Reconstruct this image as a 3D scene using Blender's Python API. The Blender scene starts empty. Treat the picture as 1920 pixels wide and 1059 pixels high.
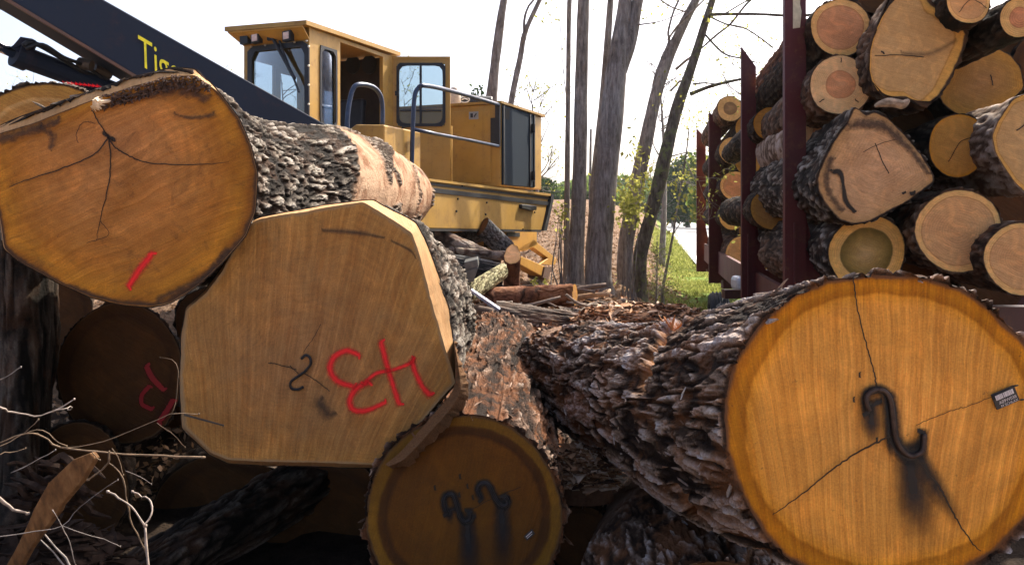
import bpy, math, random
import numpy as np
from mathutils import Vector
S = bpy.context.scene
COL = S.collection
# ------------------------------------------------------------------ camera
H = 1.75          # eye height
F = 1493.3        # focal length in photo pixels
HOR = 405.0       # horizon row of the photo
cd = bpy.data.cameras.new('camera'); cam = bpy.data.objects.new('camera', cd); COL.objects.link(cam)
cam.location = (0, 0, H); cam.rotation_euler = (math.radians(90), 0, 0)
cd.sensor_width = 36; cd.lens = 28; cd.shift_y = -(529.5 - HOR) / 1920
cd.clip_start = 0.05; cd.clip_end = 3000
S.camera = cam
# ------------------------------------------------------------------ light
SUN_EL, SUN_AZ = 47.0, 40.0       # azimuth measured to the right of the view direction
w = bpy.data.worlds.new('World'); S.world = w; w.use_nodes = True
nt = w.node_tree; bg = nt.nodes['Background']
sky = nt.nodes.new('ShaderNodeTexSky'); sky.sky_type = 'NISHITA'; sky.sun_disc = False
sky.sun_elevation = math.radians(SUN_EL); sky.sun_rotation = math.radians(SUN_AZ)
sky.air_density = 0.6; sky.dust_density = 5.0; sky.ozone_density = 0.0
nt.links.new(sky.outputs[0], bg.inputs[0]); bg.inputs[1].default_value = 0.15
sd = bpy.data.lights.new('sun', 'SUN'); sun = bpy.data.objects.new('sun', sd); COL.objects.link(sun)
sd.energy = 4.0; sd.angle = math.radians(0.5); sd.color = (1, .92, .79)
az, el = math.radians(SUN_AZ), math.radians(SUN_EL)
sdir = Vector((math.sin(az) * math.cos(el), math.cos(az) * math.cos(el), math.sin(el)))
sun.rotation_euler = (-sdir).to_track_quat('-Z', 'Y').to_euler(); sun.location = (10, 10, 20)
S.view_settings.view_transform = 'Standard'; S.view_settings.look = 'None'
S.view_settings.exposure = 1.45; S.view_settings.gamma = 1
S.cycles.max_bounces = 6; S.cycles.transparent_max_bounces = 12
try: S.cycles.use_denoising = True
except Exception: pass
rnd = random.Random(7)
# ------------------------------------------------------------------ helpers
def P(px, py, D):
    return np.array([(px - 960) / F * D, D, H + (HOR - py) / F * D])
def unplane(px, py, C, n):
    d = np.array([(px - 960) / F, 1.0, (HOR - py) / F]); O = np.array([0, 0, H])
    return O + d * (np.dot(np.asarray(C) - O, n) / np.dot(d, n))
def nrm(v):
    v = np.asarray(v, float); return v / (np.linalg.norm(v) + 1e-12)
def h3(ix, iy, iz, seed):
    a = ix.astype(np.int64) * 374761393 + iy.astype(np.int64) * 668265263 + iz.astype(np.int64) * 2147483647 + seed * 1274126177
    a = (a ^ (a >> 13)) * 1274126177 & 0x7fffffff
    a = (a ^ (a >> 16)) * 1103515245 & 0x7fffffff
    return ((a ^ (a >> 11)) & 0xffff) / 65535.0
def vn(p, seed=0):
    i = np.floor(p).astype(np.int64); f = p - i; f = f * f * (3 - 2 * f); r = 0
    for dx in (0, 1):
        for dy in (0, 1):
            for dz in (0, 1):
                wgt = (f[:, 0] if dx else 1 - f[:, 0]) * (f[:, 1] if dy else 1 - f[:, 1]) * (f[:, 2] if dz else 1 - f[:, 2])
                r = r + wgt * h3(i[:, 0] + dx, i[:, 1] + dy, i[:, 2] + dz, seed)
    return r
def fbm(p, o=4, seed=0):
    r = 0; a = .5; s = 0
    for k in range(o):
        r = r + a * vn(p * (2 ** k) + 17.3 * k, seed + k); s += a; a *= .5
    return r / s
def voro(p, seed=0):
    i = np.floor(p).astype(np.int64); f = p - i; n = len(p)
    f1 = np.full(n, 9.); f2 = np.full(n, 9.); idv = np.zeros(n); dv = np.zeros((n, 3))
    for dx in (-1, 0, 1):
        for dy in (-1, 0, 1):
            for dz in (-1, 0, 1):
                cx, cy, cz = i[:, 0] + dx, i[:, 1] + dy, i[:, 2] + dz
                hx = h3(cx, cy, cz, seed); hy = h3(cx, cy, cz, seed + 11); hz = h3(cx, cy, cz, seed + 23)
                v = np.stack([dx + hx - f[:, 0], dy + hy - f[:, 1], dz + hz - f[:, 2]], 1)
                d = np.sqrt((v * v).sum(1)); m = d < f1
                f2 = np.where(m, f1, np.minimum(f2, d)); f1 = np.where(m, d, f1)
                idv = np.where(m, hx * .5 + hy * .5, idv); dv = np.where(m[:, None], v, dv)
    return f1, f2, idv, dv
def sstep(a, b, x):
    t = np.clip((x - a) / (b - a), 0, 1); return t * t * (3 - 2 * t)

class MB:
    def __init__(s): s.v = []; s.f = []; s.m = []; s.a = {}; s.n = 0
    def add(s, V, faces, mat=0, **attrs):
        V = np.asarray(V, float).reshape(-1, 3); nv = len(V)
        if isinstance(faces, np.ndarray): groups = [faces]
        else:
            d = {}
            for f in faces: d.setdefault(len(f), []).append(f)
            groups = [np.array(x, dtype=np.int64) for x in d.values()]
        for g in groups:
            s.f.append(g + s.n); s.m.append(np.full(len(g), mat, np.int32))
        for k in set(list(s.a) + list(attrs)):
            L = s.a.setdefault(k, [np.zeros(s.n)] if s.n else [])
            val = attrs.get(k, 0.0)
            L.append(np.full(nv, float(val)) if np.isscalar(val) else np.asarray(val, float))
        s.v.append(V); s.n += nv
        return s
    def box(s, c, size, mat=0, R=None, taper=1.0, **kw):
        x, y, z = [q / 2 for q in size]
        v = np.array([(-x, -y, -z), (x, -y, -z), (x, y, -z), (-x, y, -z), (-x * taper, -y * taper, z), (x * taper, -y * taper, z), (x * taper, y * taper, z), (-x * taper, y * taper, z)])
        if R is not None: v = v @ np.asarray(R)
        return s.add(v + np.asarray(c), np.array([(0, 3, 2, 1), (4, 5, 6, 7), (0, 1, 5, 4), (1, 2, 6, 5), (2, 3, 7, 6), (3, 0, 4, 7)]), mat, **kw)
    def prism(s, poly, off, mat=0, **kw):
        """closed polygon (list of 3D pts) extruded by vector off"""
        p = np.asarray(poly, float); n = len(p); V = np.vstack([p, p + np.asarray(off)])
        fs = [tuple(range(n)), tuple(range(2 * n - 1, n - 1, -1))] + [(i, i + n, (i + 1) % n + n, (i + 1) % n) for i in range(n)]
        return s.add(V, fs, mat, **kw)
    def tube(s, pts, rad, seg=8, mat=0, cap=True, wob=0.0, sub=0, seed=0, **kw):
        p = np.asarray(pts, float); rad = np.full(len(p), float(rad)) if np.isscalar(rad) else np.asarray(rad, float)
        if sub: p, rad = smooth_path(p, rad, sub)
        n = len(p); T = np.gradient(p, axis=0); T /= (np.linalg.norm(T, axis=1)[:, None] + 1e-12)
        up = np.array([0.13, 0.21, 1.0]) if abs(T[0, 2]) < .9 else np.array([1.0, .1, 0.0])
        A = np.cross(T, up); A /= (np.linalg.norm(A, axis=1)[:, None] + 1e-12); B = np.cross(T, A)
        th = np.arange(seg) / seg * 2 * np.pi
        V = p[:, None] + rad[:, None, None] * (A[:, None] * np.cos(th)[None, :, None] + B[:, None] * np.sin(th)[None, :, None])
        V = V.reshape(-1, 3)
        if wob:
            c = np.repeat(p, seg, 0); o = V - c
            V = c + o * (1 + wob * (fbm(V * (1.2 / max(rad.max(), .01)) * .5, 2, seed)[:, None] - .5) * 2)
        i = np.arange(n - 1)[:, None] * seg; j = np.arange(seg)[None]; j2 = (j + 1) % seg
        q = np.stack([i + j, i + seg + j, i + seg + j2, i + j2], -1).reshape(-1, 4)
        s.add(V, q, mat, **kw)
        if cap:
            b = s.n - n * seg
            s.f.append(np.array([[b + k for k in range(seg)]])); s.m.append(np.array([mat], np.int32))
            e = s.n - seg
            s.f.append(np.array([[e + k for k in range(seg - 1, -1, -1)]])); s.m.append(np.array([mat], np.int32))
        return s
    def build(s, name, mats, parent=None, smooth=False, kind=None, bevel=0):
        V = np.vstack(s.v); off = np.zeros(3); q = parent
        while q is not None: off += np.array(q.location); q = q.parent
        V = V - off
        me = bpy.data.meshes.new(name); me.vertices.add(len(V)); me.vertices.foreach_set('co', V.astype(np.float32).ravel())
        idx = np.concatenate([g.ravel() for g in s.f]).astype(np.int32); tot = np.concatenate([np.full(len(g), g.shape[1], np.int32) for g in s.f])
        me.loops.add(len(idx)); me.loops.foreach_set('vertex_index', idx)
        me.polygons.add(len(tot)); me.polygons.foreach_set('loop_start', np.concatenate([[0], np.cumsum(tot)[:-1]]).astype(np.int32))
        me.polygons.foreach_set('loop_total', tot); me.polygons.foreach_set('material_index', np.concatenate(s.m))
        me.polygons.foreach_set('use_smooth', np.full(len(tot), bool(smooth)))
        for k, L in s.a.items():
            at = me.attributes.new(k, 'FLOAT', 'POINT'); at.data.foreach_set('value', np.concatenate(L).astype(np.float32))
        me.update(calc_edges=True); me.validate()
        for m in (mats if isinstance(mats, (list, tuple)) else [mats]): me.materials.append(m)
        o = bpy.data.objects.new(name, me); COL.objects.link(o)
        if parent is not None: o.parent = parent
        if kind: o['kind'] = kind
        if bevel:
            b = o.modifiers.new('bevel', 'BEVEL'); b.width = bevel; b.segments = 2; b.limit_method = 'ANGLE'; b.angle_limit = math.radians(40)
        return o
def smooth_path(p, rad, sub):
    n = len(p); q = []; r = []
    for i in range(n - 1):
        p0, p1, p2, p3 = p[max(i - 1, 0)], p[i], p[i + 1], p[min(i + 2, n - 1)]
        for k in range(sub):
            t = k / sub
            q.append(.5 * (2 * p1 + (p2 - p0) * t + (2 * p0 - 5 * p1 + 4 * p2 - p3) * t * t + (3 * p1 - p0 - 3 * p2 + p3) * t ** 3))
            r.append(rad[i] * (1 - t) + rad[i + 1] * t)
    q.append(p[-1]); r.append(rad[-1]); return np.array(q), np.array(r)
def tag(o, label, cat, group=None, kind=None):
    o['label'] = label; o['category'] = cat
    if group: o['group'] = group
    if kind: o['kind'] = kind
    return o
def thing(name, label, cat, loc, group=None):
    o = bpy.data.objects.new(name, None); COL.objects.link(o); o.location = tuple(float(x) for x in loc); o.empty_display_size = .2
    return tag(o, label, cat, group)
# ------------------------------------------------------------------ materials
class NT:
    def __init__(s, name):
        s.m = bpy.data.materials.new(name); s.m.use_nodes = True; s.t = s.m.node_tree; s.t.nodes.clear()
        s.out = s.t.nodes.new('ShaderNodeOutputMaterial'); s.b = s.t.nodes.new('ShaderNodeBsdfPrincipled')
        s.t.links.new(s.b.outputs[0], s.out.inputs[0])
    def n(s, typ, **kw):
        o = s.t.nodes.new('ShaderNode' + typ)
        for k, v in kw.items():
            if hasattr(o, k) and k != 'inputs': setattr(o, k, v)
        return o
    def L(s, a, b): s.t.links.new(a, b)
    def set(s, sock, v):
        if isinstance(v, bpy.types.NodeSocket): s.L(v, sock)
        else:
            if hasattr(sock.default_value, '__len__') and not hasattr(v, '__len__'): v = (v,) * len(sock.default_value)
            if hasattr(v, '__len__') and len(sock.default_value) == 4 and len(v) == 3: v = (*v, 1)
            sock.default_value = v
    def attr(s, name): return s.n('Attribute', attribute_name=name).outputs['Fac']
    def math(s, op, a, b=0.0, c=0.0):
        o = s.n('Math', operation=op); s.set(o.inputs[0], a); s.set(o.inputs[1], b); s.set(o.inputs[2], c); return o.outputs[0]
    def comb(s, x, y, z=0.0):
        o = s.n('CombineXYZ'); s.set(o.inputs[0], x); s.set(o.inputs[1], y); s.set(o.inputs[2], z); return o.outputs[0]
    def obj(s): return s.n('TexCoord').outputs['Object']
    def vm(s, op, a, b):
        o = s.n('VectorMath', operation=op); s.set(o.inputs[0], a); s.set(o.inputs[1], b); return o.outputs[0]
    def noise(s, vec, scale, detail=4, rough=.55, dist=0.0):
        o = s.n('TexNoise'); s.set(o.inputs['Vector'], vec); s.set(o.inputs['Scale'], scale); o.inputs['Detail'].default_value = detail
        o.inputs['Roughness'].default_value = rough; o.inputs['Distortion'].default_value = dist; return o.outputs['Fac']
    def ramp(s, fac, stops):
        o = s.n('ValToRGB'); s.set(o.inputs[0], fac); cr = o.color_ramp
        while len(cr.elements) < len(stops): cr.elements.new(.5)
        for e, (p, c) in zip(cr.elements, stops):
            e.position = p; e.color = (*c, 1) if hasattr(c, '__len__') else (c, c, c, 1)
        return o.outputs[0]
    def mix(s, fac, a, b, mode='MIX'):
        o = s.n('Mix', data_type='RGBA', blend_type=mode); s.set(o.inputs[0], fac); s.set(o.inputs[6], a); s.set(o.inputs[7], b); return o.outputs[2]
    def bump(s, h, strength, dist=.01):
        o = s.n('Bump'); s.set(o.inputs['Height'], h); o.inputs['Strength'].default_value = strength; o.inputs['Distance'].default_value = dist
        s.L(o.outputs[0], s.b.inputs['Normal']); return o
    def fin(s, col, rough=.8, metal=0.0, spec=.3):
        s.set(s.b.inputs['Base Color'], col); s.set(s.b.inputs['Roughness'], rough); s.set(s.b.inputs['Metallic'], metal)
        s.b.inputs['Specular IOR Level'].default_value = spec; return s.m
def rr(n, f, a, b):   # remap 0-1
    return n.ramp(f, [(a, 0.0), (b, 1.0)])

def face_mat(name, stops, ringn=26, ringc=.16, saw=(0.2, 1.0), sawf=60, sawc=.18, fan=None, blotch=(.25, .13, .05), blotchc=.3, nscale=3.0, edge=(.10, .05, .02), rough=.75, bs=.5, gain=1.3):
    """cut end grain. attributes: rn (0 pith..1 bark), fu, fv metres on the face"""
    def sat(c, k=1.22):
        l = .3 * c[0] + .55 * c[1] + .15 * c[2]; o_ = [max(.004, (l + (q - l) * k) * gain) for q in c]; mx_ = max(1, max(o_) / .9); return tuple(q / mx_ for q in o_)
    stops = [(a_, sat(c_)) for a_, c_ in stops]; blotch = sat(blotch)
    n = NT(name); rn, u, v = n.attr('rn'), n.attr('fu'), n.attr('fv'); uv = n.comb(u, v, 0.0)
    big = n.noise(uv, nscale, 4, .6, .6); mid = n.noise(uv, nscale * 5, 5, .65); fine = n.noise(uv, 160, 3, .7)
    rnn = n.math('ADD', rn, n.math('MULTIPLY', n.math('SUBTRACT', n.noise(uv, nscale * .8, 3, .5), .5), .16))
    col = n.ramp(n.math('ADD', rnn, n.math('MULTIPLY', n.math('SUBTRACT', mid, .5), .03)), stops)
    # growth rings
    ph = n.math('MULTIPLY', n.math('POWER', rnn, 1.15), ringn * 6.283)
    ring = n.math('MULTIPLY_ADD', n.math('SINE', n.math('ADD', ph, n.math('MULTIPLY', mid, 3.0))), .5, .5)
    ring2 = n.noise(n.comb(n.math('MULTIPLY', rnn, ringn * 1.7), 0.0, 0.0), 1.0, 2)
    ringm = n.math('MULTIPLY', n.math('MULTIPLY', ring, ring2), rr(n, n.noise(uv, nscale * 1.5, 3), .3, .65))
    col = n.mix(n.math('MULTIPLY', ringm, ringc * 2), col, (.12, .06, .025), 'MIX')
    # saw marks
    if fan:
        fx, fy = fan
        ang = n.math('ARCTAN2', n.math('SUBTRACT', u, fx), n.math('SUBTRACT', v, fy))
        ang = n.math('ADD', ang, n.math('MULTIPLY', n.math('SUBTRACT', n.noise(uv, 2.0, 2), .5), .03))
        sx = n.math('MULTIPLY', ang, sawf)
    else:
        a = nrm(saw + (0,)); sx = n.math('MULTIPLY', n.math('ADD', n.math('ADD', n.math('MULTIPLY', u, a[0]), n.math('MULTIPLY', v, a[1])), n.math('MULTIPLY', n.noise(uv, 2.2, 2), .12)), sawf)
    s1 = n.noise(n.comb(sx, n.math('MULTIPLY', rn, .8), 0.0), 1.0, 4, .75)
    s1 = rr(n, s1, .40, .60)
    col = n.mix(n.math('MULTIPLY', n.math('SUBTRACT', 1.0, s1), sawc), col, n.mix(1.0, col, (.60, .48, .36), 'MULTIPLY'))
    col = n.mix(n.math('MULTIPLY', rr(n, big, .45, .72), blotchc), col, blotch)
    col = n.mix(n.math('MULTIPLY', rr(n, n.noise(n.comb(v, u, 3.0), nscale * 1.7, 5, .65, 1.2), .48, .66), .55), col, n.mix(1.0, col, (1.5, 1.42, 1.3), 'MULTIPLY'))
    arcs = n.noise(uv, nscale * 2.2, 6, .75, 2.5)
    col = n.mix(n.math('MULTIPLY', rr(n, arcs, .56, .62), blotchc * .35), col, (.07, .04, .02))
    col = n.mix(n.math('MULTIPLY', rr(n, mid, .3, .72), .6), col, n.mix(1.0, col, (.68, .60, .52), 'MULTIPLY'))
    col = n.mix(.4, col, n.ramp(fine, [(.25, .2), (.75, .82)]), 'OVERLAY')
    kerf = n.noise(n.comb(n.math('MULTIPLY', sx, 2.7), n.math('MULTIPLY', rn, 3.0), 4.0), 1.0, 3, .8)
    col = n.mix(n.math('MULTIPLY', rr(n, kerf, .50, .60), .55 * min(1, sawc * 2.2)), col, n.mix(1.0, col, (1.35, 1.3, 1.25), 'MULTIPLY'))
    col = n.mix(n.math('MULTIPLY', rr(n, n.noise(uv, nscale * 14, 4, .7), .66, .72), .6), col, (.06, .035, .018))
    col = n.mix(rr(n, n.math('ADD', rn, n.math('MULTIPLY', n.math('SUBTRACT', mid, .5), .05)), .972, .992), col, edge)
    hgt = n.math('ADD', n.math('MULTIPLY', s1, .5), n.math('ADD', n.math('MULTIPLY', mid, .8), n.math('MULTIPLY', fine, .4)))
    n.bump(hgt, bs, .006)
    return n.fin(col, rough, 0, .2)

def bark_mat(name, ramp, peelc=(.62, .47, .33), orange=(.22, .085, .03), orc=.5, lichen=None, licc=0.0, rough=.85):
    n = NT(name); bh, bid, peel = n.attr('bh'), n.attr('bid'), n.attr('peel'); co = n.obj()
    f = n.noise(co, 45, 5, .7); f2 = n.noise(co, 9, 4, .6); f3 = n.noise(co, 170, 3, .7)
    x = n.math('ADD', bh, n.math('ADD', n.math('MULTIPLY', n.math('SUBTRACT', f, .5), .45), n.math('MULTIPLY', n.math('SUBTRACT', bid, .5), .3)))
    col = n.ramp(x, ramp)
    col = n.mix(n.math('MULTIPLY', rr(n, n.math('ADD', n.math('MULTIPLY', bid, .45), n.math('MULTIPLY', f2, .75)), .58, .72), orc), col, orange)
    if lichen: col = n.mix(n.math('MULTIPLY', n.math('MULTIPLY', rr(n, n.noise(co, 6, 5, .7), .46, .60), rr(n, x, .4, .75)), licc), col, lichen)
    col = n.mix(.6, col, n.ramp(f3, [(.28, .2), (.72, .82)]), 'OVERLAY')
    pc = n.mix(rr(n, n.noise(co, 5, 5, .65, 1.0), .45, .62), peelc, tuple(q * w_ for q, w_ in zip(peelc, (.55, .42, .35))))
    pc = n.mix(n.math('MULTIPLY', rr(n, n.noise(co, 26, 5, .75), .58, .68), .75), pc, (.10, .05, .03))
    col = n.mix(peel, col, pc)
    n.bump(n.math('ADD', f, n.math('MULTIPLY', f3, .6)), 1.0, .016)
    return n.fin(col, rough, 0, .12)

def paint_mat(name, col, dirt=(.12, .07, .03), dc=.35, rough=.45, rust=0.0, sc=3.0, fade=None, streak=.35, spec=.45):
    n = NT(name); co = n.obj(); a = n.noise(co, sc, 6, .65); b = n.noise(co, sc * 8, 5, .7); c = n.noise(co, 60, 3, .7)
    z = n.vm('MULTIPLY', co, (14, 14, .8)); st = n.noise(z, 1.0, 4, .6)
    x = n.mix(n.math('MULTIPLY', rr(n, a, .35, .75), dc), col, dirt)
    if fade: x = n.mix(n.math('MULTIPLY', rr(n, n.noise(co, sc * .6, 3), .35, .7), .6), x, fade)
    x = n.mix(n.math('MULTIPLY', rr(n, st, .55, .8), streak), x, dirt)
    x = n.mix(n.math('MULTIPLY', rr(n, b, .62, .7), .5 * min(1, rust * 2 + dc)), x, (.13, .055, .025) if rust else dirt)
    x = n.mix(n.math('MULTIPLY', rr(n, n.noise(co, sc * 2, 6, .8), .56 - rust * .1, .62), rust), x, (.16, .06, .025))
    n.bump(n.math('ADD', b, n.math('MULTIPLY', c, .3)), .15, .004)
    return n.fin(x, n.math('MULTIPLY_ADD', a, .35, rough - .1), 0, spec)
def simple(name, col, rough=.6, metal=0.0, var=.2, sc=20, spec=.4):
    n = NT(name); f = n.noise(n.obj(), sc, 4, .6)
    c = n.mix(rr(n, f, .3, .7), tuple(q * (1 - var) for q in col), tuple(min(1, q * (1 + var)) for q in col))
    n.bump(f, .15, .003)
    return n.fin(c, rough, metal, spec)
def decal_mat(name, col, soft=.35, alpha=1.0, rough=.5, grain=.35, gsc=70, fall=False):
    """paint or stain stroke; attributes su (0..1 along) sv (-1..1 across)"""
    n = NT(name); sv, su = n.attr('sv'), n.attr('su'); co = n.obj()
    g = n.noise(co, gsc, 4, .7)
    e = n.math('SUBTRACT', 1.0, n.math('ABSOLUTE', sv))
    a = n.ramp(n.math('ADD', e, n.math('MULTIPLY', n.math('SUBTRACT', g, .5), grain)), [(.02, 0.0), (max(soft, .05), 1.0)])
    if fall:
        a = n.math('MULTIPLY', a, n.ramp(su, [(0, 1.0), (.55, .9), (1, 0.0)]))
        a = n.math('MULTIPLY', a, rr(n, n.noise(co, 12, 4), .05, .4))
    a = n.math('MULTIPLY', a, alpha)
    n.fin(n.mix(n.math('MULTIPLY', g, .5), col, tuple(q * .6 for q in col)), rough, 0, .3); n.set(n.b.inputs['Alpha'], a)
    return n.m
# ------------------------------------------------------------------ log builder
def dense(pts, k=12, closed=True):
    p = np.asarray(pts, float); q = np.roll(p, -1, 0)
    if not closed: p = p[:-1]; q = q[:-1]
    t = np.arange(k)[None, :, None] / k
    return (p[:, None] * (1 - t) + q[:, None] * t).reshape(-1, p.shape[1])
def polar(pts2, c, nth, sm=0):
    d = dense(pts2) - np.asarray(c); a = np.arctan2(d[:, 1], d[:, 0]); r = np.hypot(d[:, 0], d[:, 1])
    o = np.argsort(a); a, r = a[o], r[o]; th = np.arange(nth) / nth * 2 * np.pi - np.pi
    a3 = np.concatenate([a - 2 * np.pi, a, a + 2 * np.pi]); r3 = np.tile(r, 3); R = np.interp(th, a3, r3)
    for _ in range(sm): R = (np.roll(R, 1) + 2 * R + np.roll(R, -1)) / 4
    if sm and nth > 150: R = R * (1 + .016 * (fbm(np.stack([np.cos(th) * 9, np.sin(th) * 9, 0 * th + R.mean() * 50], 1), 4, 3) - .5))
    return th, R
def ell(cx, cy, rx, ry, n=28, wob=.03, seed=0, rot=0):
    rg = random.Random(seed); ph = [rg.random() * 6.28 for _ in range(3)]
    o = []
    for i in range(n):
        a = i / n * 2 * math.pi; k = 1 + wob * (math.sin(2 * a + ph[0]) + .7 * math.sin(3 * a + ph[1]) + .4 * math.sin(5 * a + ph[2]))
        x, y = rx * k * math.cos(a), ry * k * math.sin(a)
        o.append((cx + x * math.cos(rot) - y * math.sin(rot), cy + x * math.sin(rot) + y * math.cos(rot)))
    return o
def bark_h(Q, st, seed):
    """height 0..1.3 and tone id. Q: cylinder coords in metres (x, y, along)"""
    sc = np.array([st['fu'], st['fu'], st['fv']]); q = Q * sc; wp = st.get('warp', .6)
    w1 = fbm(q * .33, 3, seed + 1) - .5; w2 = fbm(q * .33 + 50, 3, seed + 2) - .5; w3 = fbm(q * 1.4 + 9, 2, seed + 4) - .5
    q2 = q + np.stack([w1, w2, w1 * .7 + w2], 1) * wp * 3.2 + w3[:, None] * .8
    f = .72 * vn(q2, seed) + .28 * vn(q2 * 2.03 + 3.1, seed + 6)
    a = np.abs(2 * f - 1); pl = sstep(.0, st.get('wide', .26), a)
    g = fbm(q2 * np.array([1.9, 1.9, 1.5]) + 21, 2, seed + 7); b = sstep(.0, .22, np.abs(2 * g - 1))
    idv = vn(q2 * np.array([.8, .8, .6]) + 77, seed + 8)
    h = pl * (.55 + .25 * a + .35 * idv) * (.62 + .38 * b)
    sw = st.get('saw', 0)
    if sw:
        s_ = q2[:, 2] * .9 + 1.3 * fbm(q * np.array([.7, .7, .5]) + 5, 3, seed + 12) * 2; s_ = s_ - np.floor(s_)
        h = h * (1 - sw * .5) + sw * .55 * s_ ** .8 * (.4 + .6 * pl)
    if len(Q) > 15000:
        c1, c2, _, _ = voro(q2 * np.array([1.7, 1.7, 1.9]) + 3, seed + 14); ck = st.get('crack', .3); h = h * (1 - ck + ck * sstep(0, .22, c2 - c1))
    fine = fbm(q * np.array([3.2, 3.2, 2.4]), 4, seed + 9); big = fbm(Q * 4, 3, seed + 10)
    lv = h * 4.2 + (fbm(q2 * np.array([1.3, 1.3, 1.1]) + 31, 3, seed + 16) - .5) * 2.6; fl = np.floor(lv); lv = (fl + sstep(.72, 1.0, lv - fl)) / 4.2
    h = .38 * h + .62 * lv
    h = h * .88 + (fine - .5) * .42 + (big - .5) * .40
    return np.clip(h, -.1, 1.4), idv
def make_log(label, outline, D, path, bark, wood, n=(0, -1, 0), cat='log', group=None, nth=160, nt_=80, bt=.02, st=None, seed=1, pith=None, sm=1,
             bevel=None, bevel_back=.05, bevel_mat=None, peel=None, name='saw_log', keep=.35, nr=14, tpow=1.0, cap_mat=None, inset=0, notch=0, flakes=0, hole=None, facelabel=None):
    n = nrm(n); circ = outline if isinstance(outline, tuple) else None
    C = P(circ[0], circ[1], D) if circ else P(*np.mean(np.array(outline), 0), D)
    U = nrm(np.cross((0, 0, 1), n)) * 1.0; V = nrm(np.cross(n, U))
    if U[0] < 0: pass
    def to2(px, py):
        q = unplane(px, py, C, n) - C; return (np.dot(q, U), np.dot(q, V))
    o2 = ell(0, 0, circ[2] / F * D, circ[2] / F * D, 20, .04, seed) if circ else [to2(*q) for q in outline]; cen = np.mean(dense(o2), 0); C0 = C + U * cen[0] + V * cen[1]
    base = C0 - V * np.min([q[1] for q in o2]) * 0
    zmin = min(q[1] for q in o2)
    root = thing(name, label, cat, C + V * zmin - n * 0, group)
    pc = np.array(to2(*pith)) if pith else cen
    # face
    th, R = polar(o2, pc, nth, sm)
    m = MB(); rn = np.arange(1, nr + 1) / nr; rn = 1 - (1 - rn) ** 1.0
    uu = pc[0] + np.outer(rn, R * np.cos(th)); vv = pc[1] + np.outer(rn, R * np.sin(th))
    pts = C + uu[..., None] * U + vv[..., None] * V; pts = pts.reshape(-1, 3)
    dsp = (fbm(pts * 9, 3, seed) - .5) * .012 * min(1, R.mean() * 2); pts = pts + dsp[:, None] * n * np.repeat(1 - rn ** 6, nth)[:, None]
    pts = np.vstack([C + pc[0] * U + pc[1] * V, pts]); rna = np.concatenate([[0], np.repeat(rn, nth)])
    fu = np.concatenate([[0], (uu - pc[0]).ravel()]); fv = np.concatenate([[0], (vv - pc[1]).ravel()])
    j = np.arange(nth); j2 = (j + 1) % nth
    tri = np.stack([np.zeros(nth, int), 1 + j, 1 + j2], 1)
    i = np.arange(nr - 1)[:, None] * nth + 1
    q = np.stack([i + j, i + nth + j, i + nth + j2, i + j2], -1).reshape(-1, 4)
    m.add(pts, tri, 0, rn=rna, fu=fu, fv=fv); m.f.append(q); m.m.append(np.zeros(len(q), np.int32))
    edge = pts[-nth:]
    if bevel:   # sawn facets from the face back to a wider outline
        Cb = C - n * bevel_back
        b3 = np.array([unplane(px, py, Cb, n) for px, py in bevel]) - Cb
        b2 = np.stack([b3 @ U, b3 @ V], 1); _, Rb = polar(b2, pc, nth, sm); Rb = np.maximum(Rb, R * 1.002); wb = np.clip((Rb / R - 1.004) / .022, 0, 1)
        for _ in range(6): wb = (np.roll(wb, 1) + 2 * wb + np.roll(wb, -1)) / 4
        ring = C - n * (bevel_back * wb)[:, None] + (pc[0] + Rb * np.cos(th))[:, None] * U + (pc[1] + Rb * np.sin(th))[:, None] * V
        BV = np.vstack([edge, (edge + ring) / 2, ring]); qb = np.vstack([np.stack([j + k * nth, j + (k + 1) * nth, j2 + (k + 1) * nth, j2 + k * nth], 1) for k in (0, 1)])
        rr_ = np.concatenate([np.full(nth, .93), np.full(nth, .95), np.full(nth, .97)])
        m.add(BV, qb, 1, rn=rr_, fu=BV @ U * 3, fv=BV[:, 1] * 3 + BV[:, 2])
        edge = ring; Cs = Cb
        cenb = C0 - n * bevel_back
    else: Cs = C
    fo = m.build('cut_face', [wood, bevel_mat or wood], root, smooth=False)
    if facelabel: fo['label'] = facelabel
    # body
    ce = np.mean(edge, 0); e2 = np.stack([(edge - ce) @ U, (edge - ce) @ V], 1)
    th, Rc = polar(e2, (0, 0), nth, 0); R0 = Rc.mean()
    cp = [ce] + [P(a[0], a[1], a[2]) for a in path]; cr = [R0] + [a[3] / F * a[2] for a in path]
    sp, sr = smooth_path(np.array(cp), np.array(cr), 24)
    seglen = np.concatenate([[0], np.cumsum(np.linalg.norm(np.diff(sp, axis=0), axis=1))]); Lt = seglen[-1]
    t = np.linspace(0, 1, nt_) ** (1 + tpow)
    s_ = t * Lt
    cen3 = np.stack([np.interp(s_, seglen, sp[:, k]) for k in range(3)], 1); rad = np.interp(s_, seglen, sr) - inset * bt * (1 - t) ** 2
    shape = (Rc / R0)[None, :] ** (1 - (1 - keep) * sstep(0, .8, t))[:, None]
    T, TH = np.meshgrid(s_, th, indexing='ij')
    # keep ring 0 exactly on the edge
    dirs = (np.cos(th)[:, None] * U + np.sin(th)[:, None] * V)
    Rt = rad[:, None] * shape
    Q = np.stack([(Rt * np.cos(TH)).ravel(), (Rt * np.sin(TH)).ravel(), T.ravel()], 1)
    h, idv = bark_h(Q, st or OAK, seed)
    big = (fbm(Q * np.array([2.2, 2.2, 1.2]), 3, seed + 40) - .5)
    pl = np.zeros(len(h))
    if peel is not None:
        pl = np.clip(peel(T.ravel() / Lt, TH.ravel(), Q), 0, 1)
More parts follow.
